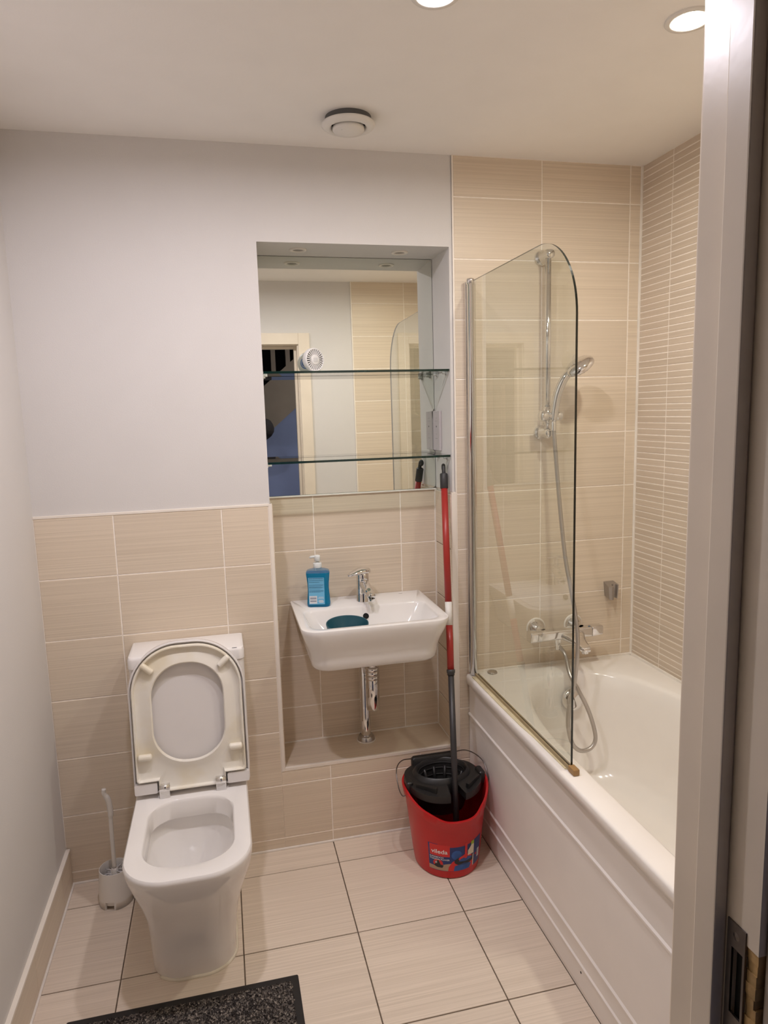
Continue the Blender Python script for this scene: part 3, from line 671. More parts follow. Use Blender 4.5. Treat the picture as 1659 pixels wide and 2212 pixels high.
b = MB(); b.box((1.203, 0.160, BZ), (1.217, 0.1625, BZ+0.0005)); b.build('mark', mat('grey_basin_print', (0.28, 0.28, 0.30), 0.5), bowl)
# bottle trap
tr = thing('bottle_trap', 'chrome bottle trap and waste pipe under the basin', 'waste pipe', (1.062, 0.105, 0.306))
px_, py_ = 1.066, 0.105
b = MB(); b.lathe([(0.0165, 0.585), (0.0165, 0.699)], (px_+0.011, py_-0.014, 0), n=28); b.build('tailpipe', CHROME, tr)
b = MB(); b.lathe([(0.0, 0.440), (0.021, 0.440), (0.0250, 0.444), (0.0250, 0.560), (0.0238, 0.562), (0.0262, 0.5625), (0.0262, 0.574), (0.0238, 0.5745), (0.0238, 0.5775), (0.0262, 0.578), (0.0262, 0.592), (0.0238, 0.593), (0.0262, 0.5935), (0.0262, 0.606), (0.023, 0.608), (0.0165, 0.609)], (px_+0.011, py_-0.014, 0), n=36); b.build('trap_cup', CHROME, tr)
b = MB(); b.lathe([(0.0185, 0.312), (0.0185, 0.600), (0.015, 0.603)], (px_-0.012, py_+0.026, 0), n=30); b.build('standpipe', CHROME, tr)
b = MB(); b.lathe([(0.034, 0.3068), (0.034, 0.3095), (0.030, 0.322), (0.0272, 0.326), (0.0185, 0.327)], (px_-0.012, py_+0.026, 0), n=36); b.build('floor_flange', SATIN, tr)
b = MB(); b.lathe([(0.036, 0.306), (0.036, 0.3092), (0.033, 0.3100)], (px_-0.012, py_+0.026, 0), n=36); b.build('sealant', SILIC, tr)
# mixer tap
ta = thing('basin_tap', 'chrome single lever mixer tap on the back of the basin', 'tap', (1.056, 0.108, BZ))
tx, ty = 1.056, 0.108
b = MB(); b.lathe([(0.0255, 0.0), (0.0255, 0.002), (0.0245, 0.004), (0.0235, 0.04), (0.0228, 0.075), (0.0222, 0.078), (0.0228, 0.081), (0.0228, 0.100), (0.021, 0.104)], (tx, ty, BZ), n=36, cap1=True); b.build('body', CHROME, ta)
b = MB(); b.tube(bez([(tx+0.002, ty-0.008, BZ+0.066), (tx+0.005, ty-0.045, BZ+0.058), (tx+0.008, ty-0.080, BZ+0.046), (tx+0.010, ty-0.103, BZ+0.037)], 5), [0.018]*5+[0.0165]*5+[0.0145]*6, 20); b.lathe([(0.0125, 0.0), (0.0125, 0.010), (0.0095, 0.010), (0.0095, 0.006), (0.0002, 0.006)], (tx+0.010, ty-0.096, BZ+0.031), (0.01, -0.1, -1), 24); b.build('spout', CHROME, ta)
b = MB(); rg = []
for t, hw_, zt_, zb in ((-0.028, 0.0005, 0.112, 0.110), (-0.0255, 0.0150, 0.1190, 0.1000), (-0.012, 0.0240, 0.1240, 0.0985), (0.004, 0.0260, 0.1255, 0.0985), (0.020, 0.0240, 0.1230, 0.0990), (0.034, 0.0205, 0.1180, 0.0995), (0.048, 0.0160, 0.1120, 0.0990), (0.058, 0.0110, 0.1075, 0.0985), (0.0625, 0.0005, 0.1030, 0.1010)):
    dv = Vector((-0.93, -0.36, 0)).normalized(); sv = Vector((0.36, -0.93, 0)).normalized(); cc = Vector((tx, ty, BZ))+dv*t; rw = []
    for k in range(20):
        a = 2*PI*k/20; rw.append(cc+sv*(hw_*math.cos(a))+Vector((0, 0, (zt_+zb)/2+(zt_-zb)/2*math.sin(a))))
    rg.append(rw)
b.rings(rg, 0, True, True, True); b.build('lever', CHROME, ta)
b = MB(); b.tube([(tx+0.012, ty+0.032, BZ), (tx+0.012, ty+0.032, BZ+0.084)], 0.0024, 8); b.lathe([(0.0001, 0.090), (0.005, 0.088), (0.0052, 0.080), (0.0024, 0.078)], (tx+0.012, ty+0.032, BZ), n=14); b.build('popup_rod', CHROME, ta)
# teal tub in the basin
tu = MB(); tcx, tcy, tz = 0.958, -0.090, 0.7530
tlt = Matrix.Rotation(math.radians(5), 3, 'X')
def tr_(r, h): return [Vector((tcx, tcy, tz+0.002))+tlt@Vector((r*math.cos(2*PI*k/48), r*math.sin(2*PI*k/48), h)) for k in range(48)]
tu.rings([tr_(0.0005, 0.006), tr_(0.046, 0.006), tr_(0.049, 0.008), tr_(0.0685, 0.086), tr_(0.0695, 0.0885), tr_(0.0712, 0.088), tr_(0.0715, 0.085), tr_(0.0525, 0.006), tr_(0.050, 0.004), tr_(0.0005, 0.004)], 0)
tag(tu.build('plastic_tub', TEAL), 'round teal plastic tub standing in the basin bowl', 'tub')
# soap bottle
SB = Vector((0.8905, 0.094, BZ)); sa = math.radians(-14)
sbt = thing('soap_dispenser', 'blue liquid hand soap pump bottle with back label on the left basin corner', 'soap bottle', SB[:])
SR = Matrix.Rotation(sa, 3, 'Z')
def sring(hw_, hd, z, r, n=7): return [SB+SR@Vector((x, y, z)) for x, y in rrect(-hw_, hw_, -hd, hd, min(r, hd*0.98), n)]
BLIQ = liquid_mat('blue_soap_in_clear_plastic', (0.12, 0.62, 0.88), (0.025, 0.37, 0.62), 0.60)
BCLR = liquid_mat('pale_blue_clear_plastic', (0.62, 0.78, 0.90), (0.35, 0.5, 0.72), 0.25)
bp_ = [(0.037, 0.0195, 0.0006), (0.0405, 0.0225, 0.004), (0.0412, 0.023, 0.012), (0.0398, 0.0222, 0.030), (0.0380, 0.0205, 0.050), (0.0374, 0.0200, 0.066), (0.0382, 0.0207, 0.085), (0.0402, 0.0222, 0.105), (0.0415, 0.0228, 0.118), (0.0412, 0.0226, 0.1235)]
b = MB(); b.rings([sring(hw_, hd, z, 0.016) for hw_, hd, z in bp_], 0, True, True, True); bot = b.build('bottle', BLIQ, sbt, autos=50)
b = MB(); b.rings([sring(hw_, hd, z, 0.016) for hw_, hd, z in ((0.0412, 0.0226, 0.1236), (0.0405, 0.0222, 0.128), (0.037, 0.0205, 0.1325), (0.026, 0.017, 0.136), (0.015, 0.0125, 0.138), (0.0125, 0.0120, 0.140), (0.0125, 0.0120, 0.144))], 0, True, False, True); b.build('shoulder', BCLR, bot)
PUMP = mat('milky_pump_plastic', (0.70, 0.74, 0.74), 0.35, var=0.03)
b = MB(); b.lathe([(0.0150, 0.141), (0.0152, 0.1415), (0.0152, 0.156), (0.0135, 0.158), (0.0075, 0.1585), (0.0065, 0.160), (0.0065, 0.164)], SB, n=28, cap1=True); b.build('collar', PUMP, sbt)
b = MB(); b.lathe([(0.0095, 0.1635), (0.0108, 0.1645), (0.0108, 0.180), (0.0100, 0.1835), (0.006, 0.1850), (0.0002, 0.1853)], SB, n=24); b.tube([SB+SR@Vector(q) for q in ((0, 0, 0.1785), (-0.014, -0.002, 0.1795), (-0.022, -0.003, 0.1788), (-0.026, -0.0035, 0.1755))], [0.0058, 0.0048, 0.0042, 0.0038], 12); b.build('pump_head', PUMP, sbt)
# label: flat print on a thin sheet
def on_label(u, z, h): return SB+SR@Vector((u, -hdz(z)-h, z))
def hdz(z):
    for (a, c_) in zip(bp_[:-1], bp_[1:]):
        if a[2] <= z <= c_[2]: return a[1]+(c_[1]-a[1])*(z-a[2])/(c_[2]-a[2])
    return 0.0226
LBL = mat('pale_blue_label', (0.16, 0.47, 0.72), 0.4, var=0.04); LBW = mat('white_label_print', (0.72, 0.74, 0.78), 0.45); LBD = mat('navy_label_print', (0.02, 0.10, 0.22), 0.5)
def patch(u0, u1, z0, z1, h, m, name, parent, nz=8):
    b = MB(); zs_ = [z0+(z1-z0)*k/nz for k in range(nz+1)]
    b.rings([[on_label(u0, z, h), on_label(u1, z, h)] for z in zs_], 0, False, closed=False); return b.build(name, m, parent, False)
lab = patch(-0.0325, 0.0235, 0.011, 0.108, 0.0005, LBL, 'label', bot, 14)
bb = MB()
def line(u0, u1, z, th): bb.add([on_label(u0, z, .0008), on_label(u1, z, .0008), on_label(u1, z+th, .0008), on_label(u0, z+th, .0008)], [(0,1,2,3)])
u = -0.030
while u < 0.020:
    q = random.uniform(0.002, 0.0055); line(u, min(u+q, 0.021), 0.1035, 0.0022); u += q+0.0008
for z, e in ((0.0985, .021), (0.0962, .02), (0.0918, .006), (0.0893, .008), (0.081, .021), (0.0788, .019), (0.0745, .013), (0.0722, .02), (0.0700, .016), (0.0655, .010), (0.0610, .0205), (0.0588, .021), (0.0566, .018), (0.0544, .009)):
    u = -0.030
    while u < e:
        q = random.uniform(0.0014, 0.0050); line(u, min(u+q, e), z, 0.0009); u += q+0.0009
bb.build('small_print', LBD, lab, False)['kind'] = 'stuff'
patch(-0.0305, -0.0035, 0.014, 0.0415, 0.0009, LBW, 'barcode_panel', lab)
bb = MB(); 
for z in (0.0365, 0.0300, 0.0205): line(-0.028, -0.006, z, 0.0012 if z > .03 else 0.0050)
bb.v = [tuple(Vector(v)+SR@Vector((0, -0.0006, 0))) for v in bb.v]; bb.build('barcode', mat('grey_label_print', (0.30, 0.33, 0.40), 0.5), lab, False)
bb = MB()
for z, a, e in ((0.036, 0.002, 0.020), (0.032, 0.000, 0.021), (0.024, 0.003, 0.018), (0.0205, 0.001, 0.020), (0.017, 0.004, 0.019)): line(a, e, z, 0.0022 if z < .03 else 0.0014)
bb.build('white_print', LBW, lab, False)

# ================================================================ BATH
BX0, BX1, BY0, BY1, BR = 1.4045, WX-0.003, YF+0.010, -0.001, 0.5790
bt = thing('bathtub', 'white built-in bathtub along the right wall', 'bathtub', (1.75, -0.83, 0))
ctr = (1.752, -0.80)
def superr(x0, x1, y0, y1, e, z, n=96, e2=None):
    cx, cy, a, c_ = (x0+x1)/2, (y0+y1)/2, (x1-x0)/2, (y1-y0)/2; out = []
    for k in range(n):
        t = 2*PI*k/n; ct, st_ = math.cos(t), math.sin(t)
        ee = e2 if (e2 and st_ > 0) else e
        out.append((cx+a*math.copysign(abs(ct)**(2/ee), ct), cy+c_*math.copysign(abs(st_)**(2/ee), st_), z))
    return out
b = MB()
def outr(i, z): return superr(BX0+i, BX1-i, BY0+i, BY1-i, 60, z)
b.rings([outr(0.006, BR-0.034), outr(0.0, BR-0.030), outr(0.0, BR-0.008), outr(0.0025, BR-0.002), outr(0.008, BR),
         superr(1.470, 2.046, -1.590, -0.098, 5.5, BR, e2=3.0), superr(1.478, 2.038, -1.582, -0.106, 5.2, BR-0.004, e2=2.9), superr(1.485, 2.031, -1.574, -0.114, 5, BR-0.014, e2=2.8),
         superr(1.497, 2.019, -1.553, -0.128, 4.6, BR-0.06, e2=2.8), superr(1.512, 2.003, -1.515, -0.145, 4.4, BR-0.15, e2=2.8), superr(1.528, 1.988, -1.46, -0.163, 4.2, BR-0.25, e2=2.9),
         superr(1.545, 1.970, -1.39, -0.185, 4.0, BR-0.33, e2=3.0), superr(1.575, 1.94, -1.33, -0.225, 3.8, BR-0.37, e2=3.0), superr(1.64, 1.875, -1.24, -0.30, 3.4, BR-0.385, e2=3.0), superr(1.70, 1.81, -1.0, -0.40, 3, BR-0.389)], 0, True, False, True)
tub = b.build('tub', ACRYL, bt, autos=60)
b = MB(); b.lathe([(0.040, 0.0), (0.041, 0.006), (0.038, 0.014), (0.022, 0.020), (0.0002, 0.0215)], (1.762, -0.1455, 0.492), (0, -0.985, 0.17), 36); b.build('overflow_cover', CHROME, bt)
b = MB(); b.lathe([(0.034, 0.0), (0.034, 0.003), (0.022, 0.006), (0.0002, 0.0065)], (1.755, -0.43, BR-0.388), n=30); b.build('bath_waste', CHROME, bt)
b = MB(); b.lathe([(0.0185, 0.0), (0.0185, 0.0045), (0.017, 0.006), (0.0002, 0.0062)], (1.502, -0.030, BR), n=28); o = b.build('deck_cap', SATIN, bt); o['label'] = 'round grey blanking cap on the bath deck'
# bath front panel with moulded ridges
b = MB(); PX = 1.4215
pz = [(0.0, 0.003), (0.012, 0.002), (0.016, 0.0), (0.078, 0.0), (0.082, -0.004), (0.0865, -0.004), (0.090, 0.0), (0.134, 0.0), (0.1385, -0.0045), (0.1435, -0.0045), (0.148, 0.0), (0.4130, 0.0), (0.4175, -0.0045), (0.4235, -0.0045), (0.4275, 0.0), (0.5380, 0.0), (0.5382, 0.018)]
b.rings([[(PX+d, -1.651, z) for z, d in pz], [(PX+d, -0.0035, z) for z, d in pz]], 0, False, closed=False)
b.add([(PX+0.02, -1.651, 0), (PX+0.02, -0.0035, 0), (PX+0.02, -0.0035, 0.538), (PX+0.02, -1.651, 0.538)], [(0, 1, 2, 3)])
panel = b.build('front_panel', PANELM, bt, False)
b = MB(); b.lathe([(0.0002, 0.0004), (0.0032, 0.0004), (0.0032, -0.001)], (PX, -0.835, 0.0615), (-1, 0, 0), 12, sx=1.0); b.build('screw_hole', VOID, panel)
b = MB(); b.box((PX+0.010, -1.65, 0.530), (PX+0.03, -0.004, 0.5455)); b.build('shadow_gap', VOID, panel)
b = MB(); b.box((BX0+0.014, -0.0085, BR-0.004), (WX-0.002, -0.0004, BR+0.007), 0, 0.0025); b.box((WX-0.0085, -1.65, BR-0.004), (WX-0.0004, -0.004, BR+0.007), 0, 0.0025); b.build('sealant', SILIC, bt)
# ================================================================ SHOWER SCREEN
GX = 1.4365; GY0, GY1, GZ0, GZ1 = -0.036, -0.745, 0.5870, 1.966
sc = thing('shower_screen', 'clear glass bath shower screen with rounded top corner and chrome hinge post', 'shower screen', (GX, -0.38, BR))
outl = [(GY0, GZ0), (GY0, GZ1)]; R_ = 0.205
for k in range(21):
    a = 0.5*PI*k/20; outl.append((GY1+R_-R_*math.sin(a), GZ1-R_+R_*math.cos(a)))
outl.append((GY1, GZ0))
b = MB(); b.prism(outl, lambda u, v, t: (t, u, v), GX-0.003, GX+0.003, 0, 1, smooth=False); b.build('glass_panel', [GLASS, SCREDGE], sc)
b = MB(); b.lathe([(0.0125, BR+0.003), (0.0125, 1.955), (0.0145, 1.9555), (0.0145, 1.972), (0.012, 1.975), (0.0002, 1.975)], (GX-0.006, -0.030, 0), n=24, cap0=True); b.build('hinge_post', CHROME, sc)
b = MB(); b.box((GX-0.021, -0.018, BR+0.008), (GX+0.008, -0.001, 1.965), 0, 0.002); b.build('wall_profile', mat('polished_aluminium', (0.72, 0.68, 0.64), 0.16, metal=0.9, var=0.03), sc)
b = MB(); b.box((GX-0.0075, GY1-0.004, BR+0.0030), (GX-0.0034, GY0-0.01, BR+0.0130)); b.box((GX+0.0034, GY1-0.004, BR+0.0030), (GX+0.0065, GY0-0.01, BR+0.0130)); b.box((GX-0.0034, GY1-0.004, BR+0.0030), (GX+0.0034, GY0-0.01, GZ0-0.0005))
b.build('bottom_seal', AMBER, sc)
b = MB(); b.box((GX-0.009, GY1-0.028, BR+0.001), (GX+0.009, GY1+0.004, BR+0.018), 0, 0.003); b.build('seal_end', mat('brown_stained_seal', (0.33, 0.19, 0.07), 0.5, var=0.2), sc)
b = MB(); b.prism([(GX-0.021, -0.05), (GX-0.021, -0.30), (GX-0.019, -0.46), (GX-0.0135, -0.54), (GX-0.012, -0.73), (GX+0.008, -0.745), (GX+0.008, -0.05)], lambda u, v, t: (u, v, t), BR+0.0004, BR+0.0034); b.build('threshold_strip', YSTAIN, sc)

# ================================================================ SHOWER
sh = thing('shower_rail', 'chrome shower riser rail fixed to the tiled wall over the bath', 'shower rail', (1.702, -0.03, 1.44))
RX, RY = 1.703, -0.056
b = MB(); b.tube([(RX, RY, 1.432), (RX, RY, 2.068)], 0.0105, 22); b.build('riser_tube', CHROME, sh)
for zc in (1.450, 2.052):
    b = MB(); b.lathe([(0.0265, 0.0), (0.0265, 0.005), (0.024, 0.010), (0.016, 0.015), (0.0150, 0.060), (0.0155, 0.074), (0.013, 0.077), (0.0002, 0.0775)], (RX, 0, zc), (0, -1, 0), 30)
    b.build('wall_bracket', CHROME, sh)
sl = MB(); zs_ = 1.509
sl.lathe([(0.0002, -0.001), (0.017, 0.0), (0.0185, 0.003), (0.0185, 0.024), (0.0145, 0.028), (0.0145, 0.052), (0.0175, 0.055), (0.0175, 0.078), (0.015, 0.083), (0.0002, 0.084)], (RX-0.042, RY-0.030, zs_), (1, 0.08, 0), 30)
sl.tube([(RX, RY, zs_-0.03), (RX, RY, zs_+0.032)], 0.0145, 22)
sl.build('slider', CHROME, sh)
hs = thing('hand_shower', 'chrome hand shower in the slider of the riser rail', 'shower head', (1.75, -0.07, 1.52))
HX, HY = 1.713, -0.092
hp = bez([(HX-0.004, HY+0.001, 1.490), (HX, HY, 1.530), (1.7205, -0.100, 1.585), (1.738, -0.113, 1.636), (1.762, -0.124, 1.661), (1.779, -0.130, 1.672)], 6)
nn = len(hp); b = MB(); b.tube(hp, [0.0112+0.0035*math.sin(min(1, i/nn*1.2)*PI)+(0.004*max(0, i/nn-0.7)/0.3) for i in range(nn)], 20); b.build('handle', CHROME, hs)
hc_ = Vector((1.7830, -0.131, 1.6750)); hu = Vector((0.80, -0.17, 0.55)).normalized(); vw = (hc_-Vector((0.577, -2.320, 1.541))).normalized()
he = hu.cross(vw).normalized(); he = he if he.z < 0 else -he; vp = (vw-hu*vw.dot(hu)).normalized()
hn = (he*0.86+vp*0.50).normalized(); hv = hn.cross(hu)
def hring(r, h, e=1.20): return [hc_+hu*(r*e*math.cos(2*PI*k/40))+hv*(r*math.sin(2*PI*k/40))+hn*h for k in range(40)]
b = MB(); b.rings([hring(0.0005, -0.021), hring(0.016, -0.020), hring(0.032, -0.015), hring(0.0415, -0.006), hring(0.044, 0.002), hring(0.043, 0.007), hring(0.040, 0.009)], 0); b.build('head_shell', CHROME, hs)
b = MB(); b.rings([hring(0.040, 0.0088), hring(0.038, 0.0105), hring(0.0005, 0.0115)], 0); fc = b.build('spray_face', mat('grey_spray_face', (0.45, 0.43, 0.41), 0.35, var=0.04), hs)
b = MB()
for r, m_ in ((0.012, 6), (0.024, 12), (0.033, 18)):
    for k in range(m_):
        a = 2*PI*k/m_; q = hc_+hu*(r*1.18*math.cos(a))+hv*(r*math.sin(a))+hn*0.0105; b.lathe([(0.0022, 0), (0.0015, 0.003), (0.0002, 0.0032)], q, hn, 6)
b.build('nozzles', mat('grey_rubber', (0.12, 0.12, 0.12), 0.6), fc)['kind'] = 'stuff'
# thermostatic bath filler
VZ, VY = 0.716, -0.072
va = thing('bath_mixer', 'chrome thermostatic bath and shower mixer bar on the tiled wall', 'mixer tap', (1.78, -0.04, VZ))
def rr2(q, r): return [(u, v) for u, v in rrect(-q, q, -q*0.95, q*0.95, r, 5)]
def bar_x(x0, x1, hw0, hw1, r=0.008, dz=0.0):
    b.rings([[(x0, VY+u, VZ+v) for u, v in rr2(hw0*0.93, r)], [(x0+math.copysign(0.002, x1-x0), VY+u, VZ+v) for u, v in rr2(hw0, r)], [(x1-math.copysign(0.002, x1-x0), VY+u, VZ+dz+v) for u, v in rr2(hw1, r)], [(x1, VY+u, VZ+dz+v) for u, v in rr2(hw1*0.93, r)]], 0, True, True, True)
b = MB(); bar_x(1.672, 1.872, 0.0190, 0.0190); b.build('valve_body', CHROME, va, autos=40)
b = MB(); bar_x(1.6715, 1.627, 0.0200, 0.0205); b.build('flow_handle', CHROME, va, autos=40)
b = MB(); bar_x(1.8725, 1.916, 0.0200, 0.0185, dz=0.002); hnd = b.build('temperature_handle', CHROME, va, autos=40)
b = MB(); b.box((1.862, VY-0.006, VZ+0.0178), (1.870, VY-0.002, VZ+0.0186)); b.build('mark', LBD, va)
for xx in (1.6885, 1.8415):
    b = MB(); b.lathe([(0.0345, 0.0005), (0.0345, 0.004), (0.030, 0.012), (0.018, 0.030), (0.0135, 0.034), (0.0135, 0.062)], (xx, 0, VZ+0.008), (0, -1, 0), 40); b.build('escutcheon', CHROME, va)
    b = MB(); b.lathe([(0.0385, 0.0), (0.0375, 0.003), (0.034, 0.004)], (xx, 0, VZ+0.008), (0, -1, 0), 40); b.build('sealant', SILIC, va)
b = MB(); rg = []
for y_, hw_, z_, hh in ((-0.070, 0.052, VZ-0.004, 0.016), (-0.092, 0.046, VZ-0.006, 0.0135), (-0.115, 0.036, VZ-0.009, 0.0115), (-0.140, 0.026, VZ-0.014, 0.0100), (-0.165, 0.021, VZ-0.020, 0.0095), (-0.186, 0.020, VZ-0.026, 0.0090), (-0.196, 0.013, VZ-0.028, 0.0060)):
    rg.append([(1.792+u, y_, z_+v) for u, v in rrect(-hw_, hw_, -hh, hh, hh*0.85, 5)])
b.rings(rg, 0, True, True, True); b.lathe([(0.0115, 0.0), (0.0115, 0.012), (0.0090, 0.012), (0.009, 0.008), (0.0002, 0.008)], (1.792, -0.178, VZ-0.032), (0, -0.15, -1), 20); b.build('spout', CHROME, va)
b = MB(); b.lathe([(0.0125, 0.0), (0.0125, -0.014), (0.0105, -0.016), (0.0105, -0.028), (0.0095, -0.040)], (1.742, VY, VZ-0.018), n=20); b.build('hose_outlet', CHROME, va)
# hose from the mixer up to the hand shower
hpth = bez([(1.742, VY, VZ-0.040), (1.7576, -0.1000, 0.6433), (1.7446, -0.1600, 0.5949), (1.7577, -0.2000, 0.5468), (1.7863, -0.2150, 0.4806), (1.8052, -0.2250, 0.4134), (1.8056, -0.2350, 0.3730), (1.7851, -0.2400, 0.3471), (1.7493, -0.2400, 0.3419), (1.7216, -0.2380, 0.3622), (1.7084, -0.2320, 0.3990), (1.7044, -0.2250, 0.4478), (1.7128, -0.2180, 0.5085), (1.7296, -0.2120, 0.5585), (1.7400, -0.2080, 0.6100), (1.7479, -0.2050, 0.6722), (1.7516, -0.2000, 0.7290), (1.7501, -0.1950, 0.7862), (1.7413, -0.1900, 0.8521), (1.7352, -0.1700, 0.9304),  (1.7315, -0.140, 1.0234), (1.7263, -0.115, 1.168), (1.7204, -0.100, 1.2973), (1.7135, -0.093, 1.4104), (HX-0.004, HY+0.001, 1.470), (HX-0.004, HY+0.001, 1.488)], 40)
# resample at an even pitch and rib it
acc = [0.0]
for a, c_ in zip(hpth[:-1], hpth[1:]): acc.append(acc[-1]+(c_-a).length)
npt = int(acc[-1]/0.0022); pts = []; j = 0
for k in range(npt+1):
    d = acc[-1]*k/npt
    while j < len(acc)-2 and acc[j+1] < d: j += 1
    t = (d-acc[j])/max(1e-9, acc[j+1]-acc[j]); pts.append(hpth[j].lerp(hpth[j+1], t))
b = MB(); b.tube(pts, [0.0078 if k % 2 else 0.0068 for k in range(npt+1)], 10)
ho = thing('shower_hose', 'ribbed metal shower hose looping down into the bath', 'hose', (1.78, -0.1, 0.3))
b.build('hose', HOSEM, ho)
b = MB(); b.lathe([(0.0098, 0.0), (0.0098, 0.030), (0.0085, 0.034)], (HX-0.0045, HY+0.001, 1.458), (0.0, 0, 1), 18); b.build('hose_nut', CHROME, ho)
# fixed handset bracket on the wall
hb = MB(); kx, kz = 1.988, 0.852
def hbp(x, y, z): return (kx+x, y, kz+z)
poly = [(-0.021, 0.0), (0.020, 0.0), (0.0245, -0.030), (0.0225, -0.036)]+[(0.0065+0.0118*math.cos(a), -0.034+0.0118*math.sin(a)) for a in [math.radians(-5+225*k/14) for k in range(15)]]+[(-0.0115, -0.0465), (-0.0225, -0.0400)]
hb.prism(poly, lambda u, v, t: hbp(u*(1-0.20*t), v*(1-0.10*t)-0.004*t, 0.026-0.056*t+0.30*v*(1-0.5*t)), 0.0, 1.0)
tag(hb.build('handset_bracket', mat('dark_satin_metal', (0.42, 0.385, 0.355), 0.36, metal=0.75, var=0.05)), 'grey angled handset holder fixed to the tiles beside the bath corner', 'bracket')

# ================================================================ MOP AND BUCKET
BCX, BCY, BA = 1.2620, -0.190, 0.0
bk = thing('mop_bucket', 'red plastic mop bucket with a printed label, against the bath panel', 'bucket', (BCX, BCY, 0))
Rz = Matrix.Rotation(BA, 3, 'Z')
def smooth(a, b_, t): t = max(0, min(1, (t-a)/(b_-a))); return t*t*(3-2*t)
def rim_z(th):
    # th = 0 points at +x of the bucket; the front (-y) lip dips
    f = max(0.0, -math.sin(th)); dz_ = smooth(0.0, 1.0, f)
    return 0.282-0.052*dz_-0.008*smooth(0.85, 1.0, f)
def bk_r(th, t):
    """radius of the oval wall at height fraction t"""
    a = 0.1100+0.0325*t; b_ = 0.1270+0.0170*t
    lipx = 0.014*smooth(0.45, 0.85, t)*smooth(0.75, 1.0, max(0, -math.sin(th)))
    r = 1/math.sqrt((math.cos(th)/a)**2+(math.sin(th)/b_)**2)
    return r+lipx
def bk_p(th, z, off=0.0):
    t = z/0.278; r = bk_r(th, t)+off; v = Rz@Vector((r*math.cos(th), r*math.sin(th), 0)); return Vector((BCX, BCY, 0))+v+Vector((0, 0, z))
NT = 96; ths = [2*PI*k/NT for k in range(NT)]
rg = []
rg.append([bk_p(t, 0.0, -0.006) for t in ths]); rg.append([bk_p(t, 0.004, -0.001) for t in ths])
for f in (0.12, 0.3, 0.5, 0.7, 0.83): rg.append([bk_p(t, rim_z(t)*f) for t in ths])
rg.append([bk_p(t, rim_z(t)-0.031) for t in ths]); rg.append([bk_p(t, rim_z(t)-0.0305, 0.0050) for t in ths]); rg.append([bk_p(t, rim_z(t)-0.003, 0.0065) for t in ths])
rg.append([bk_p(t, rim_z(t), 0.0045) for t in ths]); rg.append([bk_p(t, rim_z(t), -0.001) for t in ths]); rg.append([bk_p(t, rim_z(t)-0.004, -0.003) for t in ths])
for f in (0.8, 0.5, 0.2): rg.append([bk_p(t, rim_z(t)*f, -0.003) for t in ths])
rg.append([bk_p(t, 0.006, -0.006) for t in ths])
b = MB(); b.rings(rg, 0, True, True, True); tubm = b.build('bucket_body', REDP, bk, autos=40)
# wringer basket on the rear half
wr_ = thing('mop_wringer', 'black plastic wringer basket seated on the back of the red bucket', 'wringer', (BCX, BCY, 0.27))
WC = Vector((1.262, -0.147, 0))
NW = 96
def ell(a, b_, z, n=NW, c_=WC): return [c_+Rz@Vector((a*math.cos(2*PI*k/n), b_*math.sin(2*PI*k/n), 0))+Vector((0, 0, z)) for k in range(n)]
b = MB()
ro, ro2 = [], []
for k in range(NW):
    th = 2*PI*k/NW; s_ = math.sin(th); c_ = math.cos(th)
    q = Vector((BCX+0.1345*math.copysign(abs(c_)**0.85, c_)*(1 if c_ < 0 else 0.95), -0.175+(0.128 if s_ > 0 else 0.118)*math.copysign(abs(s_)**0.9, s_), 0))
    if abs(q.x-1.279) < 0.0175 and s_ < -0.5: q.y = -0.232                      # notch that the mop tube rests in
    zt_ = 0.287+0.006*math.cos(2*th)
    ro.append(q+Vector((0, 0, zt_))); ro2.append(q+Vector((0, 0, zt_-0.024)))
fl = [ro2, ro, ell(0.103, 0.084, 0.290), ell(0.095, 0.078, 0.302), ell(0.090, 0.0735, 0.305), ell(0.086, 0.070, 0.302), ell(0.082, 0.066, 0.285), ell(0.068, 0.054, 0.20), ell(0.064, 0.050, 0.196), ell(0.0005, 0.0005, 0.196)]
b.rings(fl, 0, True)
sk2 = [ell(0.105, 0.082, 0.284), ell(0.095, 0.074, 0.22), ell(0.080, 0.062, 0.165), ell(0.0005, 0.0005, 0.165)]
b.rings(sk2, 0, True)
wbk = b.build('wringer_body', BLACKP, wr_, False, autos=40)
for k in range(3):
    b = MB(); a_, b2, z_ = ((0.0815, 0.0655, 0.2895), (0.0775, 0.0620, 0.272), (0.0735, 0.0585, 0.250))[k]
    e_ = ell(a_, b2, z_); b.tube(e_+[e_[0]], 0.0020, 6, cap=False); b.build('ring_rib', BLACKP, wbk)
for k in range(12):
    th = 2*PI*k/12+0.1; b = MB()
    c1 = Rz@Vector((0.079*math.cos(th), 0.063*math.sin(th), 0)); c2 = Rz@Vector((0.061*math.cos(th), 0.047*math.sin(th), 0))
    b.tube([WC+c1+Vector((0, 0, 0.278)), WC+(c1+c2)*0.5+Vector((0, 0, 0.243)), WC+c2+Vector((0, 0, 0.198))], [0.0050, 0.0062, 0.0050], 8); b.build('basket_rib', BLACKP, wbk)
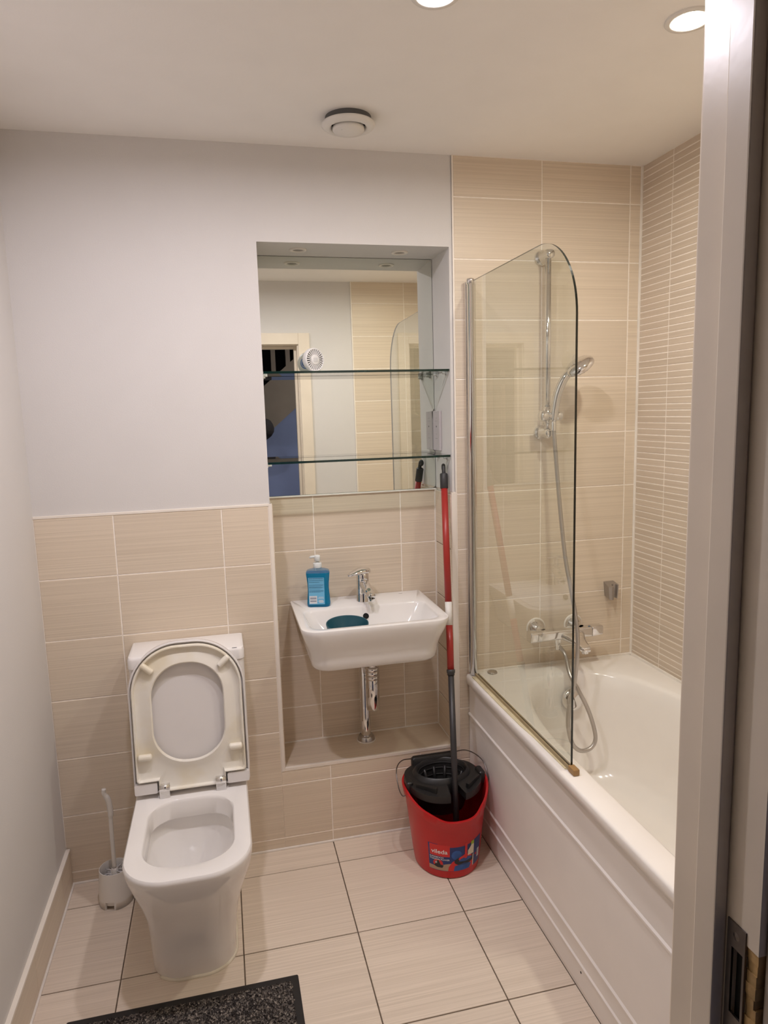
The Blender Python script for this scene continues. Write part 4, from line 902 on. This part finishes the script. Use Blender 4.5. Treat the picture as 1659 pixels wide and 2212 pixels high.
# rear wall block, side clips and front flaps of the wringer
b = MB(); b.rings([[Vector((BCX, BCY, 0))+Rz@Vector((x, y, z)) for x, y in rrect(-0.085+d, 0.085-d, 0.112+d, 0.138-d, 0.010, 5)] for z, d in ((0.262, 0), (0.308, 0), (0.314, 0.004))], 0, True, True, True); b.build('back_guard', BLACKP, wr_, autos=40)
for s_ in (-1, 1):
    b = MB(); b.rings([[Vector((BCX, BCY, 0))+Rz@Vector((s_*0.129+x, 0.004+y, z)) for x, y in rrect(-0.011+d, 0.011-d, -0.024+d, 0.024-d, 0.006, 4)] for z, d in ((0.262, 0), (0.2985, 0), (0.302, 0.003))], 0, True, True, True); b.build('side_clip', BLACKP, wr_, autos=40)
    b = MB(); b.prism([(s_*0.050, -0.072), (s_*0.110, -0.024), (s_*0.113, -0.032), (s_*0.056, -0.083)], lambda u, v, t: Vector((BCX, BCY, 0))+Rz@Vector((u, v, 0))+Vector((0, 0, t)), 0.283, 0.302); b.build('stiffening_web', BLACKP, wr_)
# wire handle
hd = MB(); e0 = Vector((BCX, BCY, 0))+Vector((-0.156, -0.012, 0.256)); e1 = Vector((BCX, BCY, 0))+Vector((0.1525, -0.012, 0.258))
hw_pts = [e0+Vector((0.016, 0, 0)), e0, e0+Vector((-0.010, 0.010, 0.030)), e0+Vector((-0.004, 0.055, 0.066)), e0+Vector((0.032, 0.120, 0.060)), e0+Vector((0.085, 0.160, 0.040)), e0+Vector((0.155, 0.172, 0.034)), e0+Vector((0.222, 0.160, 0.042)), e1+Vector((-0.034, 0.120, 0.062)), e1+Vector((-0.002, 0.055, 0.056)), e1+Vector((0.002, 0.010, 0.024)), e1, e1+Vector((-0.016, 0, 0))]
hd.tube(bez(hw_pts, 8), 0.0019, 8); hnd_ = hd.build('wire_handle', WIREM, bk)
# printed label wrapped on the bucket front
TH0, TH1, LZ0, LZ1 = -2.36, -0.78, 0.030, 0.128
def lab_p(u, v, h):  # u,v in 0..1 (v up)
    return bk_p(TH0+(TH1-TH0)*u, LZ0+(LZ1-LZ0)*v, 0.0004+h)
def flat(name, polys, m, h, parent, nu=1):
    b = MB()
    for pl_ in polys:
        b.add([lab_p(u, v, h) for u, v in pl_], [tuple(range(len(pl_)))])
    return b.build(name, m, parent, False)
def rect(u0, u1, v0, v1, m, name, h, parent, nu=12):
    b = MB(); b.rings([[lab_p(u0+(u1-u0)*k/nu, v0, h), lab_p(u0+(u1-u0)*k/nu, v1, h)] for k in range(nu+1)], 0, True, closed=False); return b.build(name, m, parent, False)
NAVY = mat('label_navy', (0.012, 0.035, 0.16), 0.35, var=0.1); LRED = mat('label_red', (0.62, 0.02, 0.02), 0.35); LWHITE = mat('label_white', (0.78, 0.78, 0.78), 0.4)
LBLUE = mat('label_bright_blue', (0.02, 0.085, 0.30), 0.35, var=0.3, nscale=30); LTAN = mat('label_tan', (0.40, 0.27, 0.18), 0.4, var=0.1); LBLK = mat('label_black', (0.012, 0.012, 0.015), 0.4)
LGRY = mat('label_grey', (0.42, 0.42, 0.44), 0.4); LGRN = mat('label_lime', (0.35, 0.45, 0.03), 0.4); LBONE = mat('label_bone', (0.72, 0.66, 0.52), 0.4)
lb = rect(0, 1, 0, 1, NAVY, 'label', 0.0, tubm, 24); lb['label'] = 'printed product label on the bucket front'
def curve_poly(pts, n=10):  # densify a polygon edge list for wrapping: fan of strips in u
    return pts
def wrap(name, pts, m, h):
    """polygon in label space, triangulated on a fine u grid so that it follows the bucket"""
    us = [p_[0] for p_ in pts]; lo, hi = min(us), max(us); n_ = max(6, int((hi-lo)/0.008)); b = MB()
    def span(u):
        vs_ = []
        for k in range(len(pts)):
            a, c_ = pts[k], pts[(k+1) % len(pts)]
            if (a[0]-u)*(c_[0]-u) <= 0 and abs(a[0]-c_[0]) > 1e-9:
                vs_.append(a[1]+(c_[1]-a[1])*(u-a[0])/(c_[0]-a[0]))
        return (min(vs_), max(vs_)) if vs_ else None
    col = []
    for k in range(n_+1):
        u = lo+(hi-lo)*min(0.9995, max(0.0005, k/n_)); s_ = span(u)
        if s_: col.append([lab_p(u, s_[0], h), lab_p(u, s_[1], h)])
    b.rings(col, 0, True, closed=False); return b.build(name, m, lb, False)
def circ(cu, cv, ru, rv, n=28): return [(cu+ru*math.cos(2*PI*k/n), cv+rv*math.sin(2*PI*k/n)) for k in range(n)]
wrap('red_square', [(0.025, 0.555), (0.36, 0.545), (0.36, 0.985), (0.025, 0.985)], LRED, 0.0003)
wrap('blue_glow', circ(0.47, 0.60, 0.085, 0.17), LBLUE, 0.0002)
wrap('floor_picture', [(0.0, 0.015), (0.33, 0.015), (0.40, 0.30), (0.30, 0.27), (0.12, 0.16), (0.0, 0.17)], LTAN, 0.0003)
wrap('pictured_bucket', [(0.33, 0.01), (0.78, 0.01), (0.80, 0.40), (0.62, 0.60), (0.40, 0.36), (0.34, 0.16)], LRED, 0.0004)
wrap('pictured_water', [(0.42, 0.01), (0.70, 0.01), (0.74, 0.17), (0.60, 0.27), (0.44, 0.20)], LBLUE, 0.0006)
wrap('pictured_mop', circ(0.615, 0.36, 0.185, 0.17), LBLK, 0.0006)
wrap('pictured_mop_head', circ(0.625, 0.44, 0.125, 0.115), LRED, 0.0008)
wrap('pictured_wringer', [(0.50, 0.36), (0.54, 0.44), (0.64, 0.485), (0.73, 0.44), (0.75, 0.37), (0.63, 0.315)], LBLUE, 0.0010)
wrap('pictured_handle', [(0.605, 0.43), (0.650, 0.43), (0.650, 0.99), (0.605, 0.99)], LRED, 0.0011)
wrap('pictured_person', [(0.665, 0.50), (0.79, 0.50), (0.79, 0.86), (0.74, 0.86), (0.665, 0.68)], LBONE, 0.0010)
wrap('pictured_top', [(0.725, 0.85), (0.79, 0.85), (0.79, 0.985), (0.725, 0.985)], LGRN, 0.0011)
wrap('pictured_stripe', [(0.772, 0.02), (0.792, 0.02), (0.792, 0.50), (0.772, 0.42)], LBONE, 0.0007)
wrap('red_roundel', circ(0.165, 0.275, 0.085, 0.155), LRED, 0.0004)
wrap('roundel_figure', [(0.09, 0.17), (0.15, 0.12), (0.24, 0.12), (0.26, 0.22), (0.21, 0.24), (0.175, 0.40), (0.155, 0.40), (0.13, 0.27)], LBLK, 0.0006)
wrap('roundel_detail', [(0.115, 0.27), (0.150, 0.27), (0.150, 0.35), (0.115, 0.33)], LGRY, 0.0007)
wrap('barcode_panel', [(0.895, 0.20), (0.965, 0.20), (0.965, 0.52), (0.895, 0.52)], LWHITE, 0.0004)
for k in range(6):
    wrap('barcode_line', [(0.902+0.0095*k, 0.24), (0.902+0.0095*k+0.005, 0.24), (0.902+0.0095*k+0.005, 0.48), (0.902+0.0095*k, 0.48)], LGRY, 0.0006)
wrap('red_tab', [(0.835, 0.345), (0.870, 0.345), (0.870, 0.42), (0.835, 0.42)], LRED, 0.0005)
for v in (0.80, 0.74, 0.68): pass
def text_on(body, u0, v0, hgt, width, m, h, slope=0.0, bold=0.0, name='lettering'):
    cu = bpy.data.curves.new('lettering', 'FONT'); cu.body = body; cu.size = 1.0; cu.offset = bold; cu.resolution_u = 4
    ob = bpy.data.objects.new('lettering', cu); C.objects.link(ob)
    dg = bpy.context.evaluated_depsgraph_get(); me = bpy.data.meshes.new_from_object(ob.evaluated_get(dg)); bpy.data.objects.remove(ob)
    xs_ = [v.co.x for v in me.vertices]; lo, hi = min(xs_), max(xs_); hh = 0.72
    for v in me.vertices:
        f = (v.co.x-lo)/(hi-lo); v.co = lab_p(u0+width*f, v0+hgt*(v.co.y/hh)+slope*f, h)
    me.materials.append(m); me.name = name; o = bpy.data.objects.new(name, me); C.objects.link(o); return put(o, lb)
text_on('vileda', 0.055, 0.655, 0.155, 0.27, LWHITE, 0.0007, 0.0, 0.012)
text_on('SUPERMOCIO', 0.022, 0.475, 0.055, 0.24, LWHITE, 0.0007, 0.005, 0.012)
text_on('TORSION POWER', 0.022, 0.395, 0.055, 0.335, LWHITE, 0.0007, 0.01, 0.012)
# mop handle
mp_ = thing('mop', 'red and dark grey telescopic mop handle with a white band, leaning in the niche corner', 'mop', (1.291, -0.225, 0.03))
A_ = Vector((1.3520, 0.050, 1.345)); B_ = Vector((1.2730, -0.270, 0.199)); MPt = lambda t: A_+(B_-A_)*t
def seg(name, t0, t1, r, m, n=20, parent=mp_):
    b = MB(); b.tube([MPt(t0), MPt(t1)], r, n); return b.build(name, m, parent)
seg('upper_tube', 0.066, 0.408, 0.0118, REDT); seg('white_band', 0.4075, 0.4745, 0.01205, PLAST); seg('middle_tube', 0.474, 0.606, 0.0118, REDT)
seg('lower_tube', 0.608, 1.105, 0.0104, TUBED)
b = MB(); d_ = (B_-A_).normalized(); b.lathe([(0.0118, -0.004), (0.0145, -0.003), (0.0145, 0.006), (0.0125, 0.010), (0.0125, 0.016), (0.0104, 0.016)], MPt(0.604), d_, 22); b.build('clamp_collar', GRIPM, mp_)
b = MB(); b.lathe([(0.0124, 0.086), (0.0142, 0.084), (0.0142, 0.034), (0.0125, 0.031), (0.0095, 0.030)], A_, d_, 24); b.build('grip', GRIPM, mp_)
b = MB(); sx_ = Vector((0, 0, 1)).cross(d_).normalized(); fy = d_.cross(sx_)
hk = [(0.0, 0.034), (0.0, 0.022), (0.001, 0.010), (0.004, 0.003), (0.0085, 0.0005), (0.013, 0.003), (0.0145, 0.008), (0.0125, 0.0125), (0.009, 0.014)]
b.tube([A_+d_*h+fy*(-u+0.004) for u, h in bez([(u, h, 0) for u, h in hk], 4) and [(p_.x, p_.y) for p_ in bez([(u, h, 0) for u, h in hk], 4)]], 0.0068, 14); b.build('hanging_hook', GRIPM, mp_)
# mop socket in the bucket (unseen strands are left out)
# ================================================================ DOOR MAT
mt = thing('door_mat', 'grey flecked carpet door mat with a black rubber border', 'mat', (0.40, -0.78, 0))
m0, m1, n0, n1 = 0.104, 0.7015, -0.975, -0.578
b = MB(); b.rings([[(x, y, z) for x, y in rrect(m0+i, m1-i, n0+i, n1-i, 0.004, 3)] for i, z in ((0.0, 0.0003), (0.0005, 0.0022), (0.004, 0.0030), (0.020, 0.0032))], 0, False, True, True); b.build('rubber_backing', RUBBER, mt)
def pile_mat():
    m = bpy.data.materials.new('grey_flecked_pile'); m.use_nodes = True; nt = m.node_tree; bs = nt.nodes['Principled BSDF']; bs.inputs['Roughness'].default_value = 0.95; bs.inputs['Specular IOR Level'].default_value = 0.1
    tc = nt.nodes.new('ShaderNodeTexCoord'); n_ = nt.nodes.new('ShaderNodeTexVoronoi'); n_.inputs['Scale'].default_value = 230; nt.links.new(tc.outputs['Object'], n_.inputs['Vector'])
    r = nt.nodes.new('ShaderNodeValToRGB'); r.color_ramp.interpolation = 'LINEAR'; e = r.color_ramp.elements
    e[0].position = 0.05; e[0].color = (0.028, 0.024, 0.023, 1); e[1].position = 0.95; e[1].color = (0.33, 0.29, 0.25, 1); x_ = e.new(0.45); x_.color = (0.075, 0.066, 0.062, 1); x_ = e.new(0.75); x_.color = (0.16, 0.14, 0.125, 1)
    sx = nt.nodes.new('ShaderNodeSeparateColor'); nt.links.new(n_.outputs['Color'], sx.inputs[0]); nt.links.new(sx.outputs[0], r.inputs['Fac']); nt.links.new(r.outputs['Color'], bs.inputs['Base Color']); return m
PILE = pile_mat(); b = MB(); b.box((m0+0.022, n0+0.022, 0.0028), (m1-0.022, n1-0.022, 0.0045))
y = n0+0.024
while y < n1-0.022:
    x = m0+0.024
    while x < m1-0.022:
        jx, jy = x+random.uniform(-0.002, 0.002), y+random.uniform(-0.002, 0.002); a = random.uniform(0, PI); L_ = random.uniform(0.002, 0.0036); hx, hy = L_*math.cos(a), L_*math.sin(a); ww = 0.0011; ox, oy = -math.sin(a)*ww, math.cos(a)*ww; zt_ = random.uniform(0.0072, 0.0092)
        b.add([(jx-hx-ox, jy-hy-oy, 0.0045), (jx+hx-ox, jy+hy-oy, 0.0045), (jx+hx+ox, jy+hy+oy, 0.0045), (jx-hx+ox, jy-hy+oy, 0.0045), (jx-hx*0.7, jy-hy*0.7, zt_), (jx+hx*0.7, jy+hy*0.7, zt_)],
              [(0, 1, 5, 4), (2, 3, 4, 5), (1, 2, 5), (3, 0, 4)], 0)
        x += 0.0052
    y += 0.0052
o = b.build('carpet_pile', PILE, mt, False); o['kind'] = 'stuff'

# ================================================================ PERSON in the hallway, holding the phone (only an elbow shows in the mirror)
def skinned(name, joints, edges, root, m, parent, levels=2):
    """joints: list of (xyz, radius)"""
    me = bpy.data.meshes.new(name); me.from_pydata([j[0] for j in joints], edges, []); o = bpy.data.objects.new(name, me); C.objects.link(o)
    sk_ = o.modifiers.new('skin', 'SKIN'); sk_.use_smooth_shade = True
    sd = o.modifiers.new('sub', 'SUBSURF'); sd.levels = levels; sd.render_levels = levels
    lay = me.skin_vertices[0].data
    for i, j in enumerate(joints):
        r = j[1]; lay[i].radius = r if isinstance(r, tuple) else (r, r); lay[i].use_root = (i == root)
    dg = bpy.context.evaluated_depsgraph_get(); m2 = bpy.data.meshes.new_from_object(o.evaluated_get(dg)); bpy.data.objects.remove(o)
    for p_ in m2.polygons: p_.use_smooth = True
    m2.materials.clear(); m2.materials.append(m); m2.name = name
    o = bpy.data.objects.new(name, m2); C.objects.link(o)
    return put(o, parent) if parent else o
SKINM = mat('skin', (0.42, 0.26, 0.19), 0.5, var=0.05, nscale=12); KNIT = mat('dark_brown_knit', (0.030, 0.024, 0.026), 0.9, var=0.15, nscale=90, bump=0.3)
JEAN = mat('dark_denim', (0.02, 0.024, 0.04), 0.85, var=0.15, nscale=120); HAIRM = mat('dark_hair', (0.012, 0.009, 0.008), 0.6, var=0.3, nscale=60); SHOEM = mat('black_shoe', (0.015, 0.015, 0.015), 0.6)
QX, QY = 0.600, -2.775
pe = thing('person', 'person in dark jumper and jeans holding up a phone, elbow seen in the mirror', 'person', (QX, QY, 0))
J = [((QX, QY, 0.95), (0.110, 0.080)), ((QX, QY-0.01, 1.08), (0.125, 0.09)), ((QX, QY-0.01, 1.25), (0.145, 0.10)), ((QX, QY, 1.39), (0.10, 0.075)), ((QX, QY+0.015, 1.47), 0.052), ((QX, QY+0.030, 1.53), 0.052),   # 0-5 pelvis..neck
     ((QX+0.175, QY, 1.385), 0.062), ((0.935, -2.515, 1.500), 0.050), ((0.690, -2.390, 1.500), 0.029), ((0.650, -2.375, 1.505), 0.030),   # 6-9 right arm (screen right)
     ((QX-0.175, QY, 1.385), 0.062), ((0.285, -2.535, 1.440), 0.046), ((0.475, -2.390, 1.490), 0.029), ((0.512, -2.375, 1.497), 0.030),   # 10-13 other arm
     ((QX+0.095, QY, 0.86), 0.072), ((QX+0.10, QY+0.015, 0.49), 0.060), ((QX+0.10, QY-0.01, 0.10), 0.042), ((QX+0.105, QY+0.12, 0.035), 0.036),
     ((QX-0.095, QY, 0.86), 0.072), ((QX-0.10, QY+0.015, 0.49), 0.060), ((QX-0.10, QY-0.01, 0.10), 0.042), ((QX-0.105, QY+0.12, 0.035), 0.036)]
E_ = [(0, 1), (1, 2), (2, 3), (3, 4), (4, 5), (3, 6), (6, 7), (7, 8), (8, 9), (3, 10), (10, 11), (11, 12), (12, 13), (0, 14), (14, 15), (15, 16), (16, 17), (0, 18), (18, 19), (19, 20), (20, 21)]
body = skinned('body', J, E_, 0, SKINM, pe)
# head, face and ears joined onto the neck
hb_ = bmesh.new(); hb_.from_mesh(body.data)
bmesh.ops.create_uvsphere(hb_, u_segments=28, v_segments=20, radius=1.0, matrix=Matrix.Translation((0, 0, 50)))
HC = Vector((QX, QY+0.035, 1.615))
for v in hb_.verts:
    if v.co.z > 40:
        q = v.co-Vector((0, 0, 50)); x, y, z = q
        w_ = 0.074*(1-0.22*max(0, -z)**1.5); d_y = 0.094*(1-0.12*max(0, -z))
        q = Vector((x*w_, y*d_y, z*0.118))
        if y > 0.5:   # face: nose, brow, eye sockets, mouth, chin
            q.y += 0.022*math.exp(-((x/0.14)**2+((z+0.18)/0.20)**2)) - 0.010*(math.exp(-(((x-0.40)/0.17)**2+((z-0.02)/0.11)**2))+math.exp(-(((x+0.40)/0.17)**2+((z-0.02)/0.11)**2))) + 0.006*math.exp(-((x/0.28)**2+((z+0.52)/0.07)**2)) + 0.008*math.exp(-((x/0.3)**2+((z+0.85)/0.12)**2))
        v.co = HC+q
for s_ in (-1, 1):
    bmesh.ops.create_uvsphere(hb_, u_segments=10, v_segments=8, radius=1.0, matrix=Matrix.Translation(HC+Vector((s_*0.073, -0.008, -0.010))) @ Matrix.Diagonal((0.009, 0.020, 0.031, 1)))
# five fingers to each hand, curled round the phone
def finger(pts, r):
    b = MB(); b.tube(bez(pts, 4), [r*(1-0.25*i/(4*(len(pts)-1))) for i in range(4*(len(pts)-1)+1)], 8); me = b.mesh('f', SKINM); hb_.from_mesh(me)
for s_, hx_ in ((1, 0.650), (-1, 0.512)):
    for k in range(4):
        zf = 1.535-0.0185*k; ln = (0.94, 1.0, 0.97, 0.82)[k]
        finger([(hx_-s_*0.004, -2.372, zf-0.004), (hx_-s_*0.020, -2.362, zf), (hx_-s_*(0.020+0.016*ln), -2.3555, zf+0.001), (hx_-s_*(0.020+0.030*ln), -2.3545, zf+0.001)], 0.0085)
    finger([(hx_+s_*0.004, -2.385, 1.498), (hx_-s_*0.010, -2.392, 1.515), (hx_-s_*0.026, -2.3905, 1.532), (hx_-s_*0.036, -2.3870, 1.540)], 0.0095)
hb_.to_mesh(body.data); hb_.free()
for p_ in body.data.polygons: p_.use_smooth = True
for s_ in (-1, 1):
    b = MB(); b.lathe([(0.0002, 0.0115), (0.006, 0.010), (0.0105, 0.005), (0.0115, 0)], HC+Vector((s_*0.030, 0.070, 0.004)), (0, 1, 0), 14); b.build('eye', mat('eye_white', (0.6, 0.58, 0.56), 0.2), pe)
# hair cap
b = MB(); rg = []
for k in range(11):
    a = 0.5*PI*k/10*1.25; z = math.cos(a); rr_ = math.sin(a)
    rg.append([HC+Vector((rr_*0.080*math.cos(2*PI*j/28), rr_*0.100*math.sin(2*PI*j/28)-0.010-(0.020 if k > 6 and math.sin(2*PI*j/28) > 0.2 else 0), max(z*0.128, 0.052) if math.sin(2*PI*j/28) > 0.2 else z*0.128)) for j in range(28)])
b.rings(rg, 0, True, True); b.build('hair', HAIRM, pe)
up_ = [((QX, QY, 0.80), (0.175, 0.140)), ((QX, QY-0.01, 1.08), (0.140, 0.105)), ((QX, QY-0.01, 1.25), (0.158, 0.112)), ((QX, QY, 1.39), (0.112, 0.086)), ((QX, QY+0.012, 1.455), 0.064),
       ((QX+0.178, QY, 1.388), 0.074), ((0.942, -2.512, 1.503), 0.078), ((0.725, -2.404, 1.500), 0.046), ((QX-0.178, QY, 1.388), 0.074), ((0.280, -2.532, 1.441), 0.068), ((0.455, -2.400, 1.487), 0.040)]
skinned('jumper', up_, [(0, 1), (1, 2), (2, 3), (3, 4), (3, 5), (5, 6), (6, 7), (3, 8), (8, 9), (9, 10)], 0, KNIT, pe)
lo_ = [((QX, QY, 1.02), (0.150, 0.118)), ((QX+0.095, QY, 0.85), 0.098), ((QX+0.10, QY+0.015, 0.49), 0.072), ((QX+0.10, QY-0.01, 0.03), 0.064), ((QX-0.095, QY, 0.85), 0.098), ((QX-0.10, QY+0.015, 0.49), 0.072), ((QX-0.10, QY-0.01, 0.03), 0.064)]
skinned('jeans', lo_, [(0, 1), (1, 2), (2, 3), (0, 4), (4, 5), (5, 6)], 0, JEAN, pe)
for s_ in (-1, 1):
    b = MB(); cx_ = QX+s_*0.102
    b.rings([[(cx_+x, QY+0.045+y, z) for x, y in rrect(-w_, w_, -l_, l_, w_*0.95, 6)] for z, w_, l_ in ((0.001, 0.043, 0.132), (0.020, 0.047, 0.138), (0.045, 0.044, 0.130), (0.075, 0.036, 0.100), (0.088, 0.028, 0.070))], 0, True, True, True); b.build('shoe', SHOEM, pe)
ph = thing('phone', 'dark phone held up in both hands in the hallway', 'phone', (0.580, -2.368, 1.500))
b = MB(); b.rings([[(0.580+x, y, 1.490+z) for x, z in rrect(-0.037+i, 0.037-i, -0.075+i, 0.075-i, 0.010, 5)] for y, i in ((-2.3790, 0.001), (-2.3780, 0), (-2.3710, 0), (-2.3700, 0.001))], 0, False, True, True); b.build('case', BLACKP, ph)
